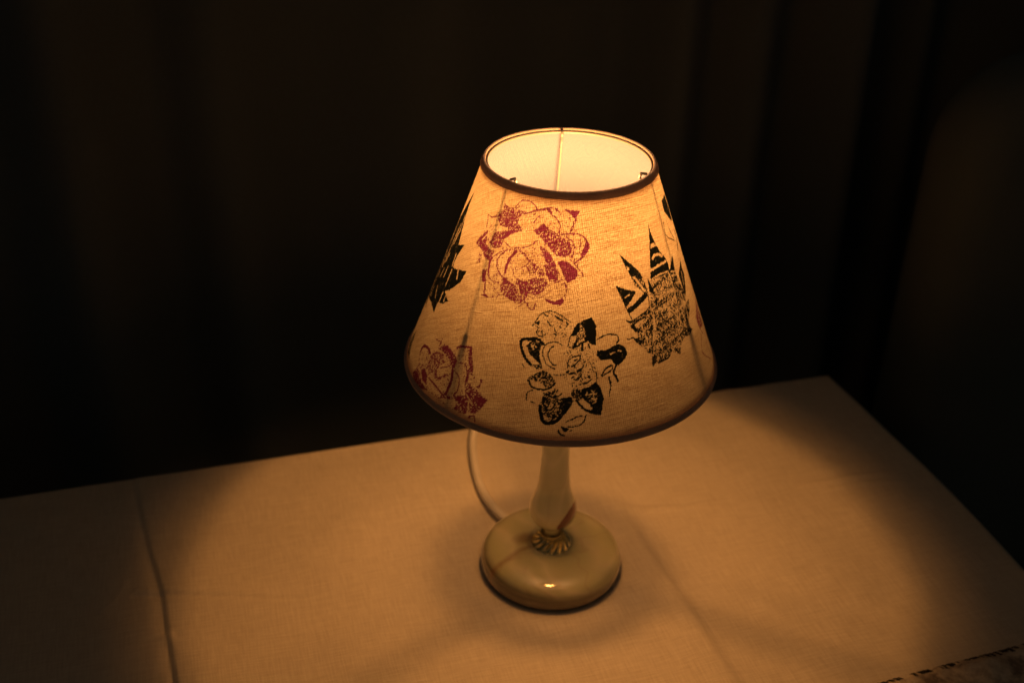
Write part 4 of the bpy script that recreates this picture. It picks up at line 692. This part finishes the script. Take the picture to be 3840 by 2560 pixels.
def shade_mesh():
    A, Z = np.meshgrid(az, zs, indexing='ij')
    R = RT + (RB - RT) * (ZT - Z) / (ZT - ZB)
    t = (ZT - Z) / (ZT - ZB)
    # cloth is stretched: slightly flatter between the ribs, a slight waviness
    for rb in RIBS:
        da = np.abs((A - rb + math.pi) % (2 * math.pi) - math.pi)
        R = R + .0004 * np.exp(-(da / .05) ** 2) * np.sin(np.pi * np.clip(t, 0, 1))
    R = R + .00035 * np.sin(A * 5 + 1.0) * np.sin(np.pi * np.clip(t, 0, 1)) - .0005 * np.sin(np.pi * np.clip(t, 0, 1))
    v = np.stack([R * np.cos(A), R * np.sin(A), Z], -1).reshape(-1, 3)
    idx = np.arange(nA * nZ).reshape(nA, nZ); nx = np.roll(idx, -1, 0)
    f = np.stack([idx[:, :-1], nx[:, :-1], nx[:, 1:], idx[:, 1:]], -1).reshape(-1, 4)
    o = grid_mesh('lampshade', v, f, mt_fab, lamp)
    me = o.data
    ca = me.attributes.new('ink', 'FLOAT_COLOR', 'POINT')
    c = np.zeros((nA * nZ, 4), dtype=np.float32); c[:, 0] = RED.ravel(); c[:, 1] = BLK.ravel(); c[:, 3] = 1
    ca.data.foreach_set('color', c.ravel())
    # cloth coordinates in metres: along the weft (s) and the warp (t)
    cb = me.attributes.new('weave', 'FLOAT_VECTOR', 'POINT')
    q = np.zeros((nA * nZ, 3), dtype=np.float32)
    q[:, 0] = (A * (RT + (RB - RT) * (ZT - Z) / (ZT - ZB))).ravel(); q[:, 1] = (Z * 1.0645).ravel()
    # straight weave of an unrolled cone
    K = (RB - RT) / math.hypot(RB - RT, ZT - ZB)
    rho = R / K; phi = (A - rad(-100)) * K
    q[:, 0] = (rho * np.sin(phi)).ravel(); q[:, 1] = (-rho * np.cos(phi)).ravel()
    cb.data.foreach_set('vector', q.ravel())
    return o
shade = shade_mesh()
# fabric material
at = N(nt, 'ShaderNodeAttribute'); at.attribute_name = 'ink'
wa = N(nt, 'ShaderNodeAttribute'); wa.attribute_name = 'weave'
wv = mapped(nt, wa.outputs['Vector'], rot=(0, 0, rad(-14)))
spn = N(nt, 'ShaderNodeSeparateColor'); L(nt, at.outputs['Color'], spn.inputs[0])
slub1 = noise(nt, mapped(nt, wv, (60, 1100, 1)), 1, 2, .6)      # long threads across
slub2 = noise(nt, mapped(nt, wv, (1100, 90, 1)), 1, 2, .6)     # long threads up
fine = noise(nt, wv, 850, 2, .7)
cloud = noise(nt, wv, 45, 4, .6)
wsx = N(nt, 'ShaderNodeTexWave'); wsx.bands_direction = 'X'; L(nt, wv, wsx.inputs['Vector']); wsx.inputs['Scale'].default_value = 2 * math.pi / .0012 / 20; wsx.inputs['Distortion'].default_value = .6
wsy = N(nt, 'ShaderNodeTexWave'); wsy.bands_direction = 'Y'; L(nt, wv, wsy.inputs['Vector']); wsy.inputs['Scale'].default_value = 2 * math.pi / .0012 / 20; wsy.inputs['Distortion'].default_value = .6
grid = math_(nt, 'ADD', wsx.outputs['Fac'], wsy.outputs['Fac'])
tsum = math_(nt, 'ADD', math_(nt, 'MULTIPLY', slub1, .75), math_(nt, 'MULTIPLY', slub2, .35))
tsum = math_(nt, 'ADD', tsum, math_(nt, 'MULTIPLY', fine, .95))
tsum = math_(nt, 'ADD', tsum, math_(nt, 'MULTIPLY', cloud, .20))
tsum = math_(nt, 'ADD', tsum, math_(nt, 'MULTIPLY', grid, .22))
thick = math_(nt, 'SUBTRACT', tsum, 1.345)          # about -0.35 .. 0.35
mr = N(nt, 'ShaderNodeMapRange'); L(nt, thick, mr.inputs[0])
mr.inputs['From Min'].default_value = -.35; mr.inputs['From Max'].default_value = .35
mr.inputs['To Min'].default_value = 0; mr.inputs['To Max'].default_value = 1
tr = ramp(nt, mr.outputs[0], [(0.0, (0.030, 0.018, 0.009)), (0.5, (0.076, 0.065, 0.049)), (1.0, (0.130, 0.130, 0.112))])
redT = mixc(nt, 1.0, tr.outputs[0], (0.37, 0.030, 0.36), 'MULTIPLY')
# the hem is folded double behind both rims
tcz = N(nt, 'ShaderNodeTexCoord'); spz = N(nt, 'ShaderNodeSeparateXYZ'); L(nt, tcz.outputs['Object'], spz.inputs[0])
hz = math_(nt, 'ADD', spz.outputs[2], math_(nt, 'MULTIPLY', math_(nt, 'SUBTRACT', cloud, .5), .0016))
hem = math_(nt, 'ABSOLUTE', math_(nt, 'SUBTRACT', hz, (ZT + ZB) / 2))
hemr = ramp(nt, math_(nt, 'MULTIPLY', math_(nt, 'SUBTRACT', hem, (ZT - ZB) / 2 - .0080), 100.0), [(0.05, (1, 1, 1)), (0.42, (.38, .27, .23))])
base_t = mixc(nt, 1.0, tr.outputs[0], hemr.outputs[0], 'MULTIPLY')
redT = mixc(nt, 1.0, base_t, (0.24, 0.018, 0.24), 'MULTIPLY')
trc = mixc(nt, math_(nt, 'MULTIPLY', spn.outputs[0], .96), base_t, redT)
trc = mixc(nt, spn.outputs[1], trc, (0.0008, 0.0012, 0.0016))
tl = N(nt, 'ShaderNodeBsdfTranslucent'); L(nt, trc, tl.inputs['Color'])
outc = mixc(nt, mr.outputs[0], (0.30, 0.26, 0.20), (0.46, 0.41, 0.33))
outc = mixc(nt, spn.outputs[0], outc, (0.16, 0.03, 0.05)); outc = mixc(nt, spn.outputs[1], outc, (0.022, 0.022, 0.020))
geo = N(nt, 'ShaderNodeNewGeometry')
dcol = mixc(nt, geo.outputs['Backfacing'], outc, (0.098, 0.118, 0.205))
df = N(nt, 'ShaderNodeBsdfDiffuse'); L(nt, dcol, df.inputs['Color'])
ad = N(nt, 'ShaderNodeAddShader'); L(nt, tl.outputs[0], ad.inputs[0]); L(nt, df.outputs[0], ad.inputs[1])
o = N(nt, 'ShaderNodeOutputMaterial'); L(nt, ad.outputs[0], o.inputs[0])

# bindings: folded tape round both rims
mt_tape, nt = mat('brown_binding_tape')
tc = N(nt, 'ShaderNodeTexCoord')
nz = noise(nt, tc.outputs['Object'], 900, 3); nb = noise(nt, tc.outputs['Object'], 60, 3)
cr = ramp(nt, math_(nt, 'ADD', math_(nt, 'MULTIPLY', nz, .6), math_(nt, 'MULTIPLY', nb, .4)), [(0.35, (0.26, 0.21, 0.18)), (0.65, (0.40, 0.33, 0.29))])
dfb = N(nt, 'ShaderNodeBsdfDiffuse'); L(nt, cr.outputs[0], dfb.inputs['Color'])
tlb = N(nt, 'ShaderNodeBsdfTranslucent'); tlb.inputs['Color'].default_value = (0.38, 0.38, 0.46, 1)
ad = N(nt, 'ShaderNodeAddShader'); L(nt, dfb.outputs[0], ad.inputs[0]); L(nt, tlb.outputs[0], ad.inputs[1])
bb_ = N(nt, 'ShaderNodeBump'); bb_.inputs['Strength'].default_value = .4; bb_.inputs['Distance'].default_value = .0006; L(nt, nz, bb_.inputs['Height']); L(nt, bb_.outputs[0], dfb.inputs['Normal'])
o = N(nt, 'ShaderNodeOutputMaterial'); L(nt, ad.outputs[0], o.inputs[0])
def binding(zc, h, top):
    nS = 360; v, f = [], []
    K = (RB - RT) / (ZT - ZB)
    th_ = .0011
    for i in range(nS):
        a = 2 * math.pi * i / nS
        w1 = .00018 * math.sin(a * 5 + 1) + .00007 * math.sin(a * 23)
        hh = h + w1
        if top: sec = [(+th_, -hh), (+th_ * 1.15, -hh * .5), (+th_, 0), (+th_ * .5, .0009), (-th_ * .5, .0009), (-th_, 0), (-th_ * 1.1, -hh * .38), (-th_, -hh * .62), (-.0002, -hh * .62), (.0002, -hh)]
        else: sec = [(+th_, hh), (+th_ * 1.15, hh * .5), (+th_, 0), (+th_ * .5, -.0009), (-th_ * .5, -.0009), (-th_, 0), (-th_ * 1.1, hh * .38), (-th_, hh * .62), (-.0002, hh * .62), (.0002, hh)]
        for dr, dz in sec:
            z = zc + dz; r = shade_R(z) + dr
            v.append((r * math.cos(a), r * math.sin(a), z))
    n = 10
    for i in range(nS):
        j = (i + 1) % nS
        for s in range(n):
            q = (s + 1) % n
            f.append((i * n + s, i * n + q, j * n + q, j * n + s))
    o_ = from_data('binding', v, f, mt_tape, shade)
    return o_
binding(ZT - .0002, .0032, True)
binding(ZB + .0002, .0027, False)

# wire frame: two hoops, three ribs, the fitter ring and its arms
def ringpts(r, z, n=96): return [(r * math.cos(2 * math.pi * i / n), r * math.sin(2 * math.pi * i / n), z) for i in range(n)]
fr = tube('wire_frame', ringpts(shade_R(ZT - .0015) - .0020, ZT - .0015), .0009, mt_wire, shade, 8, True)
tube('hoop', ringpts(shade_R(ZB + .0015) - .0022, ZB + .0015), .0009, mt_wire, fr, 8, True)
for rb in RIBS:
    c, s = math.cos(rb), math.sin(rb)
    pts = []
    for i in range(13):
        t = i / 12; z = ZT - .0008 - t * (ZT - ZB - .003)
        r = shade_R(z) - .0062 - .0034 * math.sin(math.pi * t)
        pts.append((r * c, r * s, z))
    tube('rib', pts, .00055, mt_wire, fr, 10)
    tube('rib_clip', [((shade_R(ZT) - .0016) * c, (shade_R(ZT) - .0016) * s, ZT + .0004), ((shade_R(ZT) - .0052) * c, (shade_R(ZT) - .0052) * s, ZT + .0002), ((shade_R(ZT) - .0060) * c, (shade_R(ZT) - .0060) * s, ZT - .003)], .0009, mt_wire, fr, 8)
    # arm from the fitter ring out to the rib
    r1 = shade_R(.228) - .004
    tube('arm', [(.0120 * c, .0120 * s, .2138), (.024 * c, .024 * s, .2145), (.040 * c, .040 * s, .2190), (r1 * c, r1 * s, .228)], .0018, mt_wire, fr, 8)
tube('shade_ring', ringpts(.0192, .2150, 64), .0016, mt_wire, fr, 8, True)
lathe('fitter_ring', [(.0109, .2130), (.0122, .2130), (.0124, .2136), (.0122, .2146), (.0109, .2146), (.0109, .2130)], mt_wire, fr, 72)
# a strip of tape over the seam at the back
# ------------------------------------------------------------------ cord
mt_cord, nt = mat('white_cord'); tc = N(nt, 'ShaderNodeTexCoord')
cr = ramp(nt, noise(nt, tc.outputs['Object'], 60, 3), [(0.3, (0.82, 0.81, 0.78)), (0.7, (0.88, 0.87, 0.84))])
principled(nt, Base_Color=cr.outputs[0], Roughness=0.45)
zc = .0058
cpts = [(-.026, .038, .0040), (-.0380, .0500, zc), (-.0485, .0692, zc), (-.0562, .0938, zc), (-.0618, .1345, zc + .001), (-.0608, .158, zc + .004), (-.0598, .172, .0055), (-.0570, .186, -.012), (-.054, .192, -.06), (-.05, .196, -.25), (-.06, .2, -.5), (-.08, .21, -.712)]
tube('cord', catmull(cpts, 10), .0033, mt_cord, lamp, 12)
